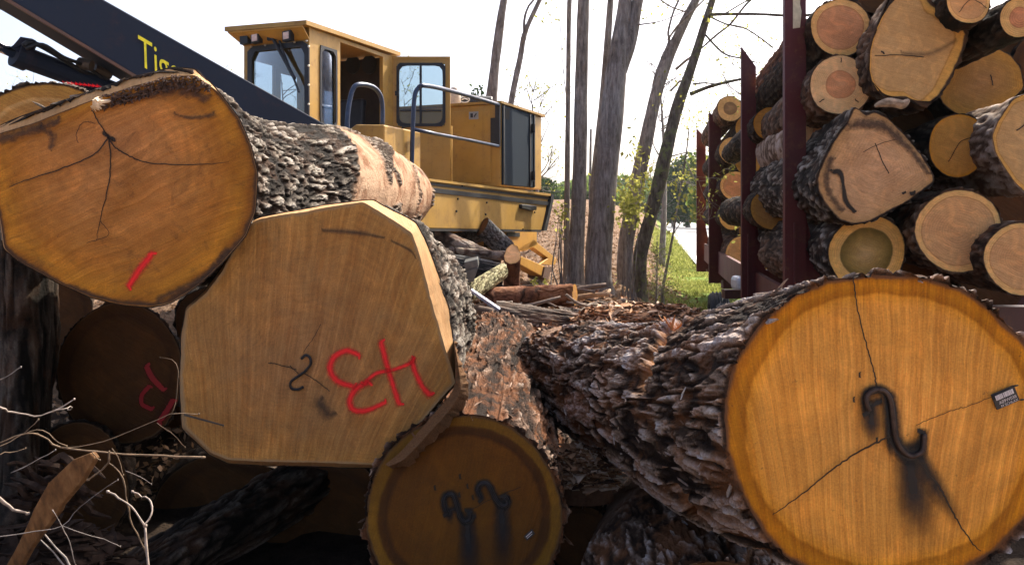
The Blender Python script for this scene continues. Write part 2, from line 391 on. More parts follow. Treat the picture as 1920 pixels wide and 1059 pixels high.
    hh = (h * bt) * (1 - pl) + pl * (-.15 * bt + .12 * bt * fbm(Q * 12, 3, seed))
    hh = hh - notch * pl; hh = hh.reshape(Rt.shape); lump = (big.reshape(Rt.shape)) * rad[:, None] * .22 * sstep(0, .25, s_)[:, None]
    Rr = Rt + hh + lump
    jit = (fbm(np.stack([np.cos(th) * R0 * 22, np.sin(th) * R0 * 22, th * 0], 1), 4, seed + 3) - .5) * bt * 1.8
    X = cen3[:, None, :] + dirs[None] * Rr[..., None]
    fall = np.exp(-s_ / (bt * 3))[:, None]
    X = X - n[None, None] * (0 - (jit[None, :] + bt * .15) * fall)[..., None] * 1.0
    X = X.reshape(-1, 3)
    X = np.vstack([edge, edge + dirs * .15 * bt, X]); bh = np.concatenate([np.full(2 * nth, .12), h]); bid = np.concatenate([np.full(2 * nth, .6), idv]); plv = np.concatenate([np.zeros(2 * nth), pl])
    k = np.arange(nt_ + 1)[:, None] * nth
    q = np.stack([k + j, k + nth + j, k + nth + j2, k + j2], -1).reshape(-1, 4)
    b = MB(); b.add(X, q, 0, bh=bh, bid=bid, peel=plv)
    lastc = np.mean(X[-nth:], 0); base_i = len(X)
    b.add(np.vstack([X[-nth:], lastc]), np.stack([j, np.full(nth, nth), j2], 1), 1, rn=np.concatenate([np.ones(nth), [0]]), fu=0, fv=0)
    if flakes:
        rg = np.random.RandomState(seed); G = X[2 * nth:].reshape(nt_, nth, 3)
        for _ in range(flakes):
            a = rg.randint(14, int(nt_ * .93)); c = rg.randint(0, nth)
            if rg.rand() < .0: continue
            p0 = G[a, c]; dr = dirs[c]; ax = nrm(G[min(a + 3, nt_ - 1), c] - p0); tn = np.cross(ax, dr)
            if pl.reshape(nt_, nth)[a, c] > .3: continue
            ln = rg.uniform(.03, .10) * min(1, bt / .025); wd = ln * rg.uniform(.07, .2); lift = rg.uniform(-.04, .10)
            ang = rg.normal(0, .3); ax2 = ax * math.cos(ang) + tn * math.sin(ang); tn2 = np.cross(ax2, dr)
            d2 = nrm(ax2 * (1 if rg.rand() < .5 else -1) + dr * lift); th_ = dr * rg.uniform(.002, .006)
            s0 = p0 - dr * .004; pr = [s0 - tn2 * wd / 2, s0 + tn2 * wd / 2 * .9, s0 + d2 * ln * .6 + tn2 * wd * .45 + dr * .003, s0 + d2 * ln + tn2 * wd * rg.uniform(-.3, .3), s0 + d2 * ln * .7 - tn2 * wd * .5]
            b.prism(pr, th_, 0, bh=rg.uniform(.15, .85), bid=rg.uniform(0, 1), peel=0)
    b.build('bark', [bark, cap_mat or wood], root, smooth=nth < 300)
    def fp(px, py, off=.002): return unplane(px, py, C, n) + n * off
    return root, fp, n
def stroke(mb, fp, pts, wpx, off=.004, taper=(1, 1), sub=5, mat=0, jit=0, seed=0):
    """soft-edged strip following photo points on a face"""
    p = np.array(pts, float); wv = np.full(len(p), float(wpx)) if np.isscalar(wpx) else np.array(wpx, float)
    q, wv = smooth_path(p, wv, sub)
    if jit:
        rg = np.random.RandomState(seed); q[1:-1] += rg.normal(0, jit, q[1:-1].shape)
    T = np.gradient(q, axis=0); T /= np.linalg.norm(T, axis=1)[:, None] + 1e-9; N = np.stack([-T[:, 1], T[:, 0]], 1)
    V = []; su = []; sv = []; k = len(q)
    # end caps
    q = np.vstack([q[0] - T[0] * wv[0] * .5, q, q[-1] + T[-1] * wv[-1] * .5]); N = np.vstack([N[0], N, N[-1]]); wv = np.concatenate([[wv[0]], wv, [wv[-1]]])
    for i in range(len(q)):
        for s in (-1, -.5, 0, .5, 1):
            x = q[i] + N[i] * s * wv[i] / 2; V.append(fp(x[0], x[1], off)); su.append(i / (len(q) - 1))
            sv.append(1.0 if i in (0, len(q) - 1) else s)
    F_ = [(i * 5 + j, i * 5 + j + 1, i * 5 + j + 6, i * 5 + j + 5) for i in range(len(q) - 1) for j in range(4)]
    mb.add(V, F_, mat, su=su, sv=sv); return mb
def hook(root, fp, pts, rpx, mat, proud=.004):
    p = [fp(a, b, proud) for a, b in pts]; e = np.linalg.norm(fp(pts[0][0] + rpx, pts[0][1]) - fp(*pts[0]))
    m = MB(); m.tube(p, e, 8, sub=6); return m.build('s_hook', mat, root, smooth=True)

OAK = dict(fu=27, fv=7.5, warp=.5, wide=.42, crack=.12)
PLATY = dict(fu=24, fv=4.6, warp=.8, saw=.22, wide=.34)
SHAG = dict(fu=38, fv=3.2, warp=.75, saw=.35, wide=.5)
FINE = dict(fu=40, fv=14, warp=.5)
SMOO = dict(fu=9, fv=6, warp=.5)

B_OAK = bark_mat('bark_oak', [(0, (.012, .009, .007)), (.35, (.045, .035, .028)), (.6, (.17, .145, .12)), (.85, (.36, .33, .29)), (1, (.5, .46, .41))], orc=.12, lichen=(.16, .17, .07), licc=.12, peelc=(.47, .31, .20))
B_SHAG = bark_mat('bark_shaggy', [(0, (.014, .008, .005)), (.40, (.055, .030, .019)), (.66, (.21, .14, .10)), (1, (.46, .39, .33))], orc=.4, orange=(.27, .10, .035))
B_PLATE = bark_mat('bark_plated', [(0, (.016, .009, .006)), (.3, (.06, .036, .024)), (.55, (.17, .125, .10)), (.8, (.36, .33, .32)), (1, (.60, .60, .62))], orc=.40, orange=(.26, .10, .035), peelc=(.30, .19, .13))
B_DARK = bark_mat('bark_dark', [(0, (.008, .006, .004)), (.5, (.045, .032, .023)), (1, (.14, .115, .09))], orc=.15)  # dark bark; on the low pile logs it also carries painted-in shade
B_BROWN = bark_mat('bark_brown', [(0, (.03, .018, .012)), (.5, (.13, .085, .06)), (1, (.30, .235, .18))], orc=.35)
B_PALE = bark_mat('bark_pale', [(0, (.10, .06, .04)), (.4, (.34, .25, .19)), (1, (.60, .52, .46))], orc=.2, peelc=(.7, .5, .35))
B_RED = bark_mat('bark_red', [(0, (.03, .012, .008)), (.5, (.17, .07, .04)), (1, (.33, .18, .12))], orc=.5)

# face woods
W_E = face_mat('endgrain_golden', [(0, (.64, .345, .135)), (.80, (.62, .32, .11)), (.865, (.60, .30, .085)), (.885, (.33, .14, .025)), (.94, (.44, .20, .035)), (.985, (.36, .15, .025))], ringn=12, ringc=.06, fan=(-.10, -1.9), sawf=120, sawc=.6, blotch=(.42, .22, .07), blotchc=.18, nscale=2.2, edge=(.12, .05, .02), gain=1.02)
W_D = face_mat('endgrain_amber', [(0, (.26, .12, .03)), (.76, (.23, .10, .022)), (.80, (.11, .045, .012)), (.87, (.15, .065, .016)), (.90, (.38, .205, .055)), (.97, (.38, .205, .06))], ringn=14, ringc=.06, saw=(1, -.25), sawf=60, sawc=.25, blotch=(.16, .08, .03), blotchc=.3, edge=(.10, .05, .02), gain=.5)
W_B = face_mat('endgrain_tan', [(0, (.33, .19, .10)), (.35, (.36, .20, .095)), (.8, (.38, .21, .09)), (.97, (.42, .24, .10))], ringn=24, ringc=.2, fan=(-.25, -1.6), sawf=60, sawc=.55, blotch=(.24, .155, .085), blotchc=.5, nscale=3.2, edge=(.30, .19, .09), gain=1.0)
W_A = face_mat('endgrain_brown', [(0, (.33, .17, .085)), (.5, (.37, .185, .08)), (.8, (.32, .15, .05)), (.93, (.38, .19, .055)), (.985, (.20, .09, .03))], ringn=12, ringc=.2, saw=(-.5, 1), sawf=30, sawc=.42, blotch=(.17, .075, .025), blotchc=.8, nscale=2.6, edge=(.07, .035, .018), gain=1.25)
W_BEV = face_mat('endgrain_bevel', gain=.85, stops=[(0, (.44, .28, .16)), (1, (.46, .30, .17))], ringn=1, ringc=.0, saw=(1, .3), sawf=14, sawc=.25, blotch=(.38, .22, .10), blotchc=.3, edge=(.5, .33, .18))
W_C = face_mat('endgrain_c', [(0, (.33, .19, .09)), (.75, (.34, .19, .08)), (.8, (.48, .31, .15)), (.83, (.36, .20, .08)), (.97, (.38, .22, .08))], ringn=22, ringc=.2, saw=(.5, 1), sawf=40, sawc=.3, blotchc=.3)
W_DK = face_mat('endgrain_dark', gain=.8, stops=[(0, (.11, .050, .020)), (.75, (.10, .045, .017)), (.82, (.07, .03, .012)), (.97, (.10, .045, .017))], ringn=12, ringc=.1, saw=(.6, 1), sawf=25, sawc=.2, blotch=(.05, .024, .01), blotchc=.4)  # deep shade under the pile is put into this end-grain colour
RED = decal_mat('red_spray_paint', (.92, .012, .018), soft=.95, grain=.6, gsc=60)
REDD = decal_mat('red_spray_paint_dark', (.35, .008, .012), soft=.55, grain=.5)
CRK = decal_mat('crack', (.02, .011, .006), soft=.5, grain=.5, gsc=90)
STAIN = decal_mat('black_stain', (.010, .009, .011), soft=.85, grain=.5, gsc=25, fall=True)
HALO = decal_mat('black_halo', (.010, .009, .010), soft=.6, grain=.5, gsc=60)
IRON = simple('black_iron', (.025, .023, .025), .45, .6, .3, 60)
SMUDGE = decal_mat('dark_smudge', (.04, .03, .022), soft=.9, grain=.6, gsc=30, alpha=.65)
HAIRY = decal_mat('dark_fibres', (.06, .030, .018), soft=.9, grain=2.4, gsc=30, alpha=.7)

# ---------- A: big log top left
A_in = [(-25, 262), (0, 250), (60, 232), (159, 193), (249, 162), (323, 143), (366, 141), (408, 172), (446, 220), (470, 275), (482, 329), (478, 397), (459, 442), (415, 493), (364, 540), (317, 568), (283, 573), (238, 570), (170, 556), (108, 528), (34, 488), (8, 466), (2, 420), (-10, 370), (-25, 310)]
A_out = [(-27, 248), (0, 235), (34, 221), (159, 176), (249, 145), (323, 127), (366, 130), (409, 169), (447, 219), (471, 275), (483, 329), (479, 397), (460, 442), (416, 493), (365, 541), (317, 569), (283, 574), (238, 571), (170, 557), (108, 529), (34, 489), (7, 466), (1, 420), (-11, 370), (-26, 310)]
def peelA(t, th, Q):
    nz = fbm(Q * 5, 4, 91); a = sstep(.40, .43, t + (nz - .5) * .10 - .10 * np.sin(th))
    # patches of bark left on the peeled length
    patch = sstep(.60, .63, fbm(Q * np.array([2.1, 2.1, 1.3]) + 3, 3, 37)); endp = sstep(.55, .6, t - .25 * np.clip(-np.sin(th), -1, 1) * 0) * sstep(.50, .6, fbm(Q * 3.1, 3, 12))
    return a * (1 - patch * .9) * (1 - endp * .9 * sstep(.75, .9, t))
A_root, A_fp, A_n = make_log('huge top-left log with grey bark, peeled further back, short red slash on its end', A_in, 3.4,
    [(420, 348, 4.6, 152), (600, 345, 5.9, 122), (742, 362, 7.9, 66)], B_OAK, W_A, n=(.06, -1, 0), nth=420, nt_=300, bt=.034, seed=3, pith=(205, 258), sm=2, bevel=A_out, bevel_back=.05, bevel_mat=W_BEV, peel=peelA, inset=.85, tpow=.7, flakes=120, group='big saw logs piled in front')
m = MB(); stroke(m, A_fp, [(284, 476), (262, 505), (243, 534)], [19, 22, 19], jit=.6); m.build('painted_mark', RED, A_root)
m = MB()
for pts, w_ in (([(205, 258), (188, 232), (174, 208)], 3.0), ([(205, 258), (216, 275), (245, 294), (290, 307), (372, 309), (430, 304)], [4, 3, 3, 2.5, 2, 1]), ([(205, 258), (209, 300), (204, 350), (190, 410), (182, 450)], [4, 3, 3, 2, 1]), ([(205, 258), (180, 288), (130, 312), (60, 335), (20, 350)], [4, 3, 3, 2.5, 1.5]), ([(180, 232), (158, 230), (145, 250), (148, 268)], 1.6), ([(196, 250), (206, 258), (214, 262)], 9), ([(190, 415), (205, 440), (165, 455)], 1.4)):
    m = MB(); stroke(m, A_fp, pts, w_, off=.0075, jit=.5, sub=8, seed=4); m.build('crack', CRK, A_root)
m = MB(); stroke(m, A_fp, [(185, 205), (240, 186), (300, 170), (345, 165), (385, 185)], [16, 26, 44, 46, 26], off=.009); m.build('fibre_stain', HAIRY, A_root)
for ps, ws in (([(-10, 262), (40, 252), (110, 228)], [26, 30, 18]), ([(80, 240), (100, 255), (96, 280)], [18, 20, 10]), ([(330, 215), (360, 222), (400, 216)], [10, 8, 14]), ([(425, 470), (380, 520), (300, 560)], [14, 20, 16])):
    m = MB(); stroke(m, A_fp, ps, ws, off=.0095); m.build('fibre_stain', HAIRY, A_root)
# frayed white splinters
m = MB(); rg = np.random.RandomState(2)
for k in range(26):
    a = np.array([182, 200.]) + rg.normal(0, 2, 2); b_ = a + np.array([rg.uniform(4, 34), rg.uniform(-16, -2)]); c = a + np.array([rg.uniform(-4, 14), rg.uniform(2, 14)])
    e = b_ if k % 3 else c
    m.tube([A_fp(a[0], a[1], .01), A_fp((a[0] + e[0]) / 2, (a[1] + e[1]) / 2 - 2, .04), A_fp(e[0], e[1], .02)], [.004, .006, .001], 4)
m.build('splinters', simple('pale_splinter', (.75, .6, .42), .7), A_root)
# fibres hanging along the top bevel
m = MB()
for k in range(240):
    x = rg.uniform(200, 395); y = np.interp(x, [200, 323, 366, 408], [178, 141, 141, 170]) + rg.uniform(0, 26) * (1 if x < 380 else .4)
    a = A_fp(x, y, .004); b_ = A_fp(x + rg.normal(-2, 5), y + rg.uniform(3, 9), rg.uniform(.01, .03)); m.tube([a, (a + b_) / 2 + np.array([0, -.008, 0]), b_], [.0045, .004, .001], 3, cap=False)
m.build('bark_fibres', simple('dark_fibre', (.075, .042, .028), .9, 0, .5), A_root)

# ---------- B: log painted 43
B_in = [(468, 420), (486, 411), (560, 398), (626, 386), (682, 378), (774, 436), (789, 487), (808, 560), (830, 635), (843, 680), (854, 717), (809, 768), (758, 834), (730, 871), (650, 869), (575, 866), (500, 865), (427, 862), (396, 849), (345, 801), (340, 717), (343, 635), (351, 579), (386, 549), (417, 508), (442, 462)]
B_out = [(467, 417), (486, 409), (560, 395), (626, 382), (700, 376), (779, 416), (796, 447), (820, 510), (842, 579), (851, 650), (856, 717), (811, 770), (760, 836), (731, 876), (650, 876), (575, 873), (500, 872), (427, 868), (394, 852), (341, 803), (337, 717), (340, 635), (348, 577), (383, 546), (414, 505), (440, 459)]
B_root, B_fp, B_n = make_log('big faceted log end spray-painted with an upside-down red 43, centre left of the pile', B_in, 3.5,
    [(622, 640, 3.72, 236), (693, 604, 4.5, 182), (738, 596, 5.3, 142)], B_OAK, W_B, n=(.05, -1, .04), nth=420, nt_=160, bt=.03, seed=9, pith=(565, 690), sm=1, bevel=B_out, bevel_back=.10, bevel_mat=W_BEV, keep=.2, inset=.9, flakes=60, group='big saw logs piled in front')
m = MB()
stroke(m, B_fp, [(673, 665), (650, 657), (628, 668), (619, 690), (632, 713), (662, 724)], [15, 18, 19, 19, 19, 17])
stroke(m, B_fp, [(690, 716), (668, 728), (656, 750), (664, 768), (690, 768), (722, 754)], [19, 19, 19, 19, 17, 13])
stroke(m, B_fp, [(684, 718), (705, 700), (740, 692), (770, 680), (776, 672)], [14, 13, 12, 12, 12])
stroke(m, B_fp, [(715, 642), (722, 670), (735, 715), (748, 755)], [17, 17, 16, 18])
stroke(m, B_fp, [(772, 676), (780, 700), (792, 724), (804, 738)], [18, 16, 17, 20])
m.build('painted_number', RED, B_root)
m = MB()
for k, (pts, w_) in enumerate((([(556, 692), (520, 682), (505, 680)], 2.2), ([(572, 700), (600, 718), (618, 732)], 2.0), ([(570, 660), (590, 630), (602, 608)], 1.4), ([(560, 700), (545, 685)], 2))):
    m = MB(); stroke(m, B_fp, pts, w_, off=.0075, jit=.4, sub=8, seed=k); m.build('crack', CRK, B_root)
for ps, ws in (([(606, 432), (640, 434), (680, 438), (720, 446)], [8, 14, 12, 6]), ([(735, 452), (770, 470), (780, 485)], [6, 8, 3]), ([(600, 755), (615, 775)], [26, 30])):
    m = MB(); stroke(m, B_fp, ps, ws, off=.0085); m.build('smudge', SMUDGE, B_root)
hook(B_root, B_fp, [(566, 672), (574, 665), (582, 670), (583, 682), (572, 696), (556, 707), (546, 716), (548, 727), (560, 729), (570, 724)], 2.6, IRON, .012)
m = MB(); m.prism([B_fp(345, 775.5, .002), B_fp(453, 772.8, .25), B_fp(453, 775, .25), B_fp(345, 779, .002)], (0, .006, 0)); m.build('splinter', simple('dark_splinter', (.07, .05, .035), .8), B_root)
# torn bark slab on its lower right
m = MB(); sl_o = [(852, 640), (862, 668), (872, 700), (878, 740), (862, 772), (830, 808), (794, 846), (765, 872), (735, 878)]; sl_i = [(850, 640), (853, 680), (853, 718), (845, 738), (822, 766), (792, 800), (768, 828), (745, 852), (722, 870)]
sf = lambda px, py, d: unplane(px, py, P(600, 630, 3.5) + np.array([0, d, 0]), B_n)
V = []; n_ = 48; so, _ = smooth_path(np.array(sl_o, float), np.ones(9), 6); si, _ = smooth_path(np.array(sl_i, float), np.ones(9), 6)
rg = np.random.RandomState(5)
for k in range(len(so)):
    jx, jy = rg.normal(0, 2.6, 2)
    V += [sf(si[k][0], si[k][1], -.16), sf(*(si[k] * .5 + so[k] * .5), -.19), sf(so[k][0] + jx, so[k][1] + jy, -.15), sf(so[k][0] + jx, so[k][1] + jy, .12), sf(si[k][0], si[k][1], .12)]
Fq = [(k * 5 + a, k * 5 + (a + 1) % 5, (k + 1) * 5 + (a + 1) % 5, (k + 1) * 5 + a) for k in range(len(so) - 1) for a in range(5)]
m.add(V, Fq, 0, bh=.35, bid=.8, peel=0); m.build('bark_slab', bark_mat('bark_inner', [(0, (.07, .038, .02)), (.5, (.15, .085, .042)), (1, (.26, .16, .085))], orc=.25), B_root, smooth=False)

# ---------- C behind-left
C_root, C_fp, _ = make_log('golden log end showing only its rounded top behind the huge top-left log', ell(85, 292, 152, 138, 32, .015, 3), 4.3, [(170, 300, 5.6, 105), (260, 300, 8, 68)], B_OAK, W_C, nth=240, nt_=100, bt=.03, seed=15, pith=(90, 300), group='big saw logs piled in front')
m = MB(); m_fp = lambda px, py, off: P(px, py, 4.36)
for k in range(9):
    x = 118 + k * 8; stroke(m, lambda a, b, off: P(a, b, 4.40 + off), [(x, 154 + k * .8), (x + 9, 157 + k * .9)], 5)
m.build('painted_mark', RED, C_root)

# ---------- D: bottom centre with two hooks
D_o = ell(870, 963, 182, 186, 36, .012, 8)
D_root, D_fp, D_n = make_log('round amber log end at bottom centre with two S irons and black drips', D_o, 3.4,
    [(912, 800, 4.7, 128), (935, 700, 5.9, 92), (930, 655, 7.2, 72)], B_SHAG, W_D, n=(.02, -1, .10), nth=420, nt_=300, bt=.042, st=dict(SHAG, fu=24, fv=3.6, saw=.3), seed=21, pith=(880, 950), tpow=.8, flakes=700, group='big saw logs piled in front')
hk1 = [(838, 958), (833, 945), (834, 931), (842, 925), (851, 928), (857, 945), (864, 968), (873, 976), (882, 971), (881, 958)]
hk2 = [(903, 932), (897, 920), (899, 908), (909, 904), (918, 910), (925, 925), (935, 941), (946, 947), (953, 940), (948, 930)]
m = MB(); stroke(m, D_fp, [(876, 975), (879, 1020), (882, 1075)], [36, 50, 62], off=.0080); stroke(m, D_fp, [(940, 945), (942, 985), (945, 1060)], [34, 44, 52], off=.0082); stroke(m, D_fp, [(845, 955), (842, 975)], [22, 16], off=.0084)
m.build('drip_stain', STAIN, D_root)
m = MB(); stroke(m, D_fp, hk1, 19, off=.0088); stroke(m, D_fp, hk2, 19, off=.0088)
for x, y in ((861, 926), (876, 910), (886, 931), (815, 913), (862, 892)): stroke(m, D_fp, [(x, y - 3), (x + 1, y + 3)], 5, off=.0088)
m.build('iron_stain', HALO, D_root)
m = MB(); stroke(m, D_fp, [(880, 955), (900, 945), (920, 934), (975, 912)], 1.6, off=.0092, jit=.4, sub=8); m.build('crack', CRK, D_root)
hook(D_root, D_fp, hk1, 3.0, IRON, .012); hook(D_root, D_fp, hk2, 3.0, IRON, .012)
TAGK = simple('black_tag_plastic', (.02, .02, .023), .4, 0, .2); TAGW = simple('tag_print', (.55, .5, .5), .6)
def tagplate(root, fp, quad, off, lines):
    """quad: tl,tr,br,bl in photo px"""
    m = MB(); p = [fp(a, b, off) for a, b in quad]; m.prism(p, np.cross(p[1] - p[0], p[3] - p[0]) / np.linalg.norm(np.cross(p[1] - p[0], p[3] - p[0])) * .004)
    o = m.build('log_tag', TAGK, root)
    def q(u, v, of):
        a = np.array(quad[0]) * (1 - u) * (1 - v) + np.array(quad[1]) * u * (1 - v) + np.array(quad[2]) * u * v + np.array(quad[3]) * (1 - u) * v; return fp(a[0], a[1], of)
    m = MB()
    for (u0, v0, u1, v1) in lines:
        m.prism([q(u0, v0, off + .0055), q(u1, v0, off + .0055), q(u1, v1, off + .0055), q(u0, v1, off + .0055)], q(u0, v0, off + .007) - q(u0, v0, off + .0055))
    m.build('tag_print', TAGW, o)
    return o, q
tagplate(D_root, D_fp, [(982, 1004), (997, 990), (1003, 999), (988, 1012)], .008, [(.15, .2, .9, .35), (.15, .55, .8, .65)])

# ---------- E: right foreground with S hook
E_o = [(1359, 786), (1361, 745), (1370, 700), (1391, 655), (1435, 597), (1484, 555), (1550, 528), (1637, 516), (1725, 519), (1801, 542), (1856, 580), (1920, 646), (1955, 710), (1972, 790), (1962, 880), (1925, 965), (1868, 1030), (1790, 1075), (1700, 1098), (1610, 1096), (1540, 1078), (1473, 1043), (1432, 997), (1403, 948), (1378, 895), (1363, 841)]
def peelE(t, th, Q):
    thd = np.degrees(th); c = .74 - .24 * np.clip((thd - 95) / 70, 0, 1); nz = (fbm(Q * 16, 3, 5) - .5) * .06
    return (1 - sstep(.034, .055, np.abs(t - c + nz))) * sstep(86, 96, thd) * (1 - sstep(150, 172, thd)) + .9 * sstep(.66, .70, fbm(Q * np.array([3.2, 3.2, 1.6]), 3, 71)) * sstep(.2, .3, t)
B_PLATE_E = bark_mat('bark_plated_torn', lichen=(.50, .52, .57), licc=.55, ramp=[(0, (.014, .008, .006)), (.25, (.055, .034, .023)), (.5, (.27, .19, .14)), (.75, (.46, .39, .34)), (1, (.66, .62, .58))], orc=.40, orange=(.28, .11, .04), peelc=(.36, .155, .055))  # the lichen tint here paints bluish skylight onto the raised plates
E_root, E_fp, E_n = make_log('large golden log end at right foreground with one black S iron and barcode tag', E_o, 2.2,
    [(1480, 792, 2.75, 236), (1335, 776, 3.35, 180), (1250, 758, 3.8, 146)], B_PLATE_E, W_E, peel=peelE, notch=.05, n=(.06, -1, .06), nth=560, nt_=360, bt=.034, st=dict(PLATY, fu=21, fv=3.8, crack=.26), seed=31, pith=(1672, 810), tpow=.35, flakes=260, keep=.6, group='big saw logs piled in front')
m = MB(); stroke(m, E_fp, [(1704, 846), (1708, 895), (1716, 950), (1730, 1010)], [60, 84, 92, 84], off=.0080); stroke(m, E_fp, [(1718, 845), (1745, 900), (1795, 975)], [40, 46, 40], off=.0082)
stroke(m, E_fp, [(1630, 762), (1632, 795), (1634, 825)], [44, 46, 34], off=.0084); stroke(m, E_fp, [(1665, 800), (1664, 830), (1668, 860)], [18, 16, 12], off=.0083)
m.build('drip_stain', STAIN, E_root)
hkE = [(1625, 768), (1620, 752), (1623, 738), (1636, 730), (1651, 731), (1662, 742), (1667, 762), (1670, 790), (1674, 818), (1683, 838), (1698, 851), (1713, 851), (1725, 840), (1728, 812)]
m = MB(); stroke(m, E_fp, hkE, [26] * 5 + [34, 40, 42, 42, 40, 40, 34, 28, 24], off=.0088, sub=6)
for x, y in ((1598, 747), (1662, 824), (1641, 823), (1609, 701)): stroke(m, E_fp, [(x, y - 3), (x, y + 4)], 5, off=.0088)
m.build('iron_stain', HALO, E_root)
Ek = dict(off=.0092, jit=.7, sub=10)
m = MB(); stroke(m, E_fp, [(1596, 520), (1604, 575), (1620, 640), (1634, 690), (1640, 722)], [3.4, 3.0, 3.4, 3.4, 3.4], seed=1, **Ek); m.build('crack', CRK, E_root)
m = MB(); stroke(m, E_fp, [(1672, 814), (1620, 838), (1560, 876), (1500, 925), (1447, 962)], [5, 4.4, 4, 3.2, 2], seed=2, **Ek); m.build('crack', CRK, E_root)
m = MB(); stroke(m, E_fp, [(1718, 862), (1757, 910), (1785, 962), (1815, 1010), (1835, 1030)], [4.5, 4.5, 4, 3.4, 2], seed=3, **Ek); m.build('crack', CRK, E_root)
m = MB(); stroke(m, E_fp, [(1715, 795), (1770, 772), (1810, 760), (1857, 742)], [1.6, 1.8, 1.8, 1.5], seed=4, **Ek); m.build('crack', CRK, E_root)
hook(E_root, E_fp, hkE, 4.6, simple('rusty_iron', (.05, .032, .026), .5, .5, .5, 50), .014)
LN = [(.06 + .82 * k, .10, .06 + .82 * k + wd, .40) for k, wd in ((0, .05), (.085, .03), (.14, .07), (.25, .03), (.31, .05), (.42, .04), (.5, .08), (.62, .03), (.68, .06), (.78, .04), (.86, .07))]
to, tq = tagplate(E_root, E_fp, [(1855, 739), (1897, 721), (1908, 749), (1866, 767)], .009, LN)
m = MB()
for (a, b_) in ((1897, 722), (1908, 748)): m = MB(); m.prism([E_fp(a, b_ - 1.5, .010), E_fp(a + 6, b_ - 2.5, .010), E_fp(a + 6, b_, .010), E_fp(a, b_ + 1.5, .010)], E_n * .004); m.build('tag_prong', TAGK, to)
def text_on(parent, txt, q, box, mat, name='lettering', flip=False):
    """text mesh mapped into a quad through q(u,v,off)"""
    cu = bpy.data.curves.new('t', 'FONT'); cu.body = txt; ob = bpy.data.objects.new('t', cu); COL.objects.link(ob)
    bpy.context.view_layer.update(); dg = bpy.context.evaluated_depsgraph_get(); me = bpy.data.meshes.new_from_object(ob.evaluated_get(dg))
    co = np.array([v.co[:] for v in me.vertices]); fs = [tuple(p.vertices) for p in me.polygons]; bpy.data.objects.remove(ob)
    mn, mx = co.min(0), co.max(0); u = (co[:, 0] - mn[0]) / (mx[0] - mn[0]); v = 1 - (co[:, 1] - mn[1]) / (mx[1] - mn[1])
    V = np.array([q(box[0] + (box[2] - box[0]) * a, box[1] + (box[3] - box[1]) * b_) for a, b_ in zip(u, v)])
    mm = MB(); mm.add(V, fs); return mm.build(name, mat, parent)
text_on(to, 'A09W038', lambda u, v: tq(u, v, .0152), (.12, .50, .88, .70), TAGW); text_on(to, 'M SCHLAX', lambda u, v: tq(u, v, .0152), (.16, .76, .90, .92), TAGW)

# E2: crooked log behind E (its own log, split end towards E)
def peelN(t, th, Q): return sstep(.62, .68, fbm(Q * np.array([4, 4, 1.6]), 3, 77)) * .8
N_root, N_fp, N_n = make_log('crooked shaggy-barked log lying behind the golden log, torn orange at the break', ell(1236, 746, 128, 136, 26, .03, 5), 3.86,
    [(1170, 736, 4.3, 126), (1095, 708, 4.8, 102), (1040, 682, 5.2, 70), (1012, 680, 5.4, 46)], B_PLATE, W_DK, n=(.35, -.9, .1), nth=340, nt_=260, bt=.028, st=dict(PLATY, fu=26, fv=5), seed=43, peel=peelN, tpow=.1, flakes=420, group='big saw logs piled in front')
m = MB(); rg = np.random.RandomState(9)
for k in range(120):
    u = rg.rand(); px = 1212 + 14 * rg.rand() + 44 * (1 - u); py = 610 + 105 * u; D0 = 3.42 + rg.uniform(-.05, .05) - .15 * u
    a = P(px, py + rg.uniform(0, 10), D0); L_ = rg.uniform(.03, .09); d = nrm([rg.normal(-.2, .5), rg.normal(-.1, .3), rg.uniform(.4, 1.2) * (1 if u < .5 else .4)])
    wv = nrm(np.cross(d, rg.normal(0, 1, 3))) * rg.uniform(.003, .009)
    m.prism([a - wv, a + wv, a + d * L_ * .7 + wv * .6, a + d * L_, a + d * L_ * .6 - wv * .8], np.cross(nrm(wv), d) * .004)
m.build('torn_splinters', simple('orange_splinter', (.36, .15, .05), .8, 0, .5, 9), E_root)

# K under E, L between D and E
K_root, _, _ = make_log('grey-brown barked log at the bottom edge beneath the golden log', ell(1330, 1255, 205, 200, 26, .03, 5), 2.75,
    [(1275, 1120, 3.5, 180), (1235, 1010, 4.4, 128), (1200, 950, 5.2, 90)], B_PLATE, W_DK, n=(.0, -1, .2), nth=300, nt_=200, bt=.022, st=dict(PLATY, fu=26, fv=5), seed=53, peel=lambda t, th, Q: sstep(.5, .56, fbm(Q * np.array([2, 2, .7]), 3, 7)) * sstep(.3, .5, t) * .85, flakes=200, group='big saw logs piled in front')
L_root, _, _ = make_log('thin shaggy log wedged low between the amber log and the crooked log', ell(1085, 1010, 62, 60, 20, .04, 5), 4.0,
    [(1085, 900, 5.0, 62), (1040, 790, 6.4, 55), (1010, 720, 7.6, 42)], B_SHAG, W_DK, n=(.0, -1, .3), nth=200, nt_=200, bt=.03, st=SHAG, seed=63, flakes=700, group='big saw logs piled in front')

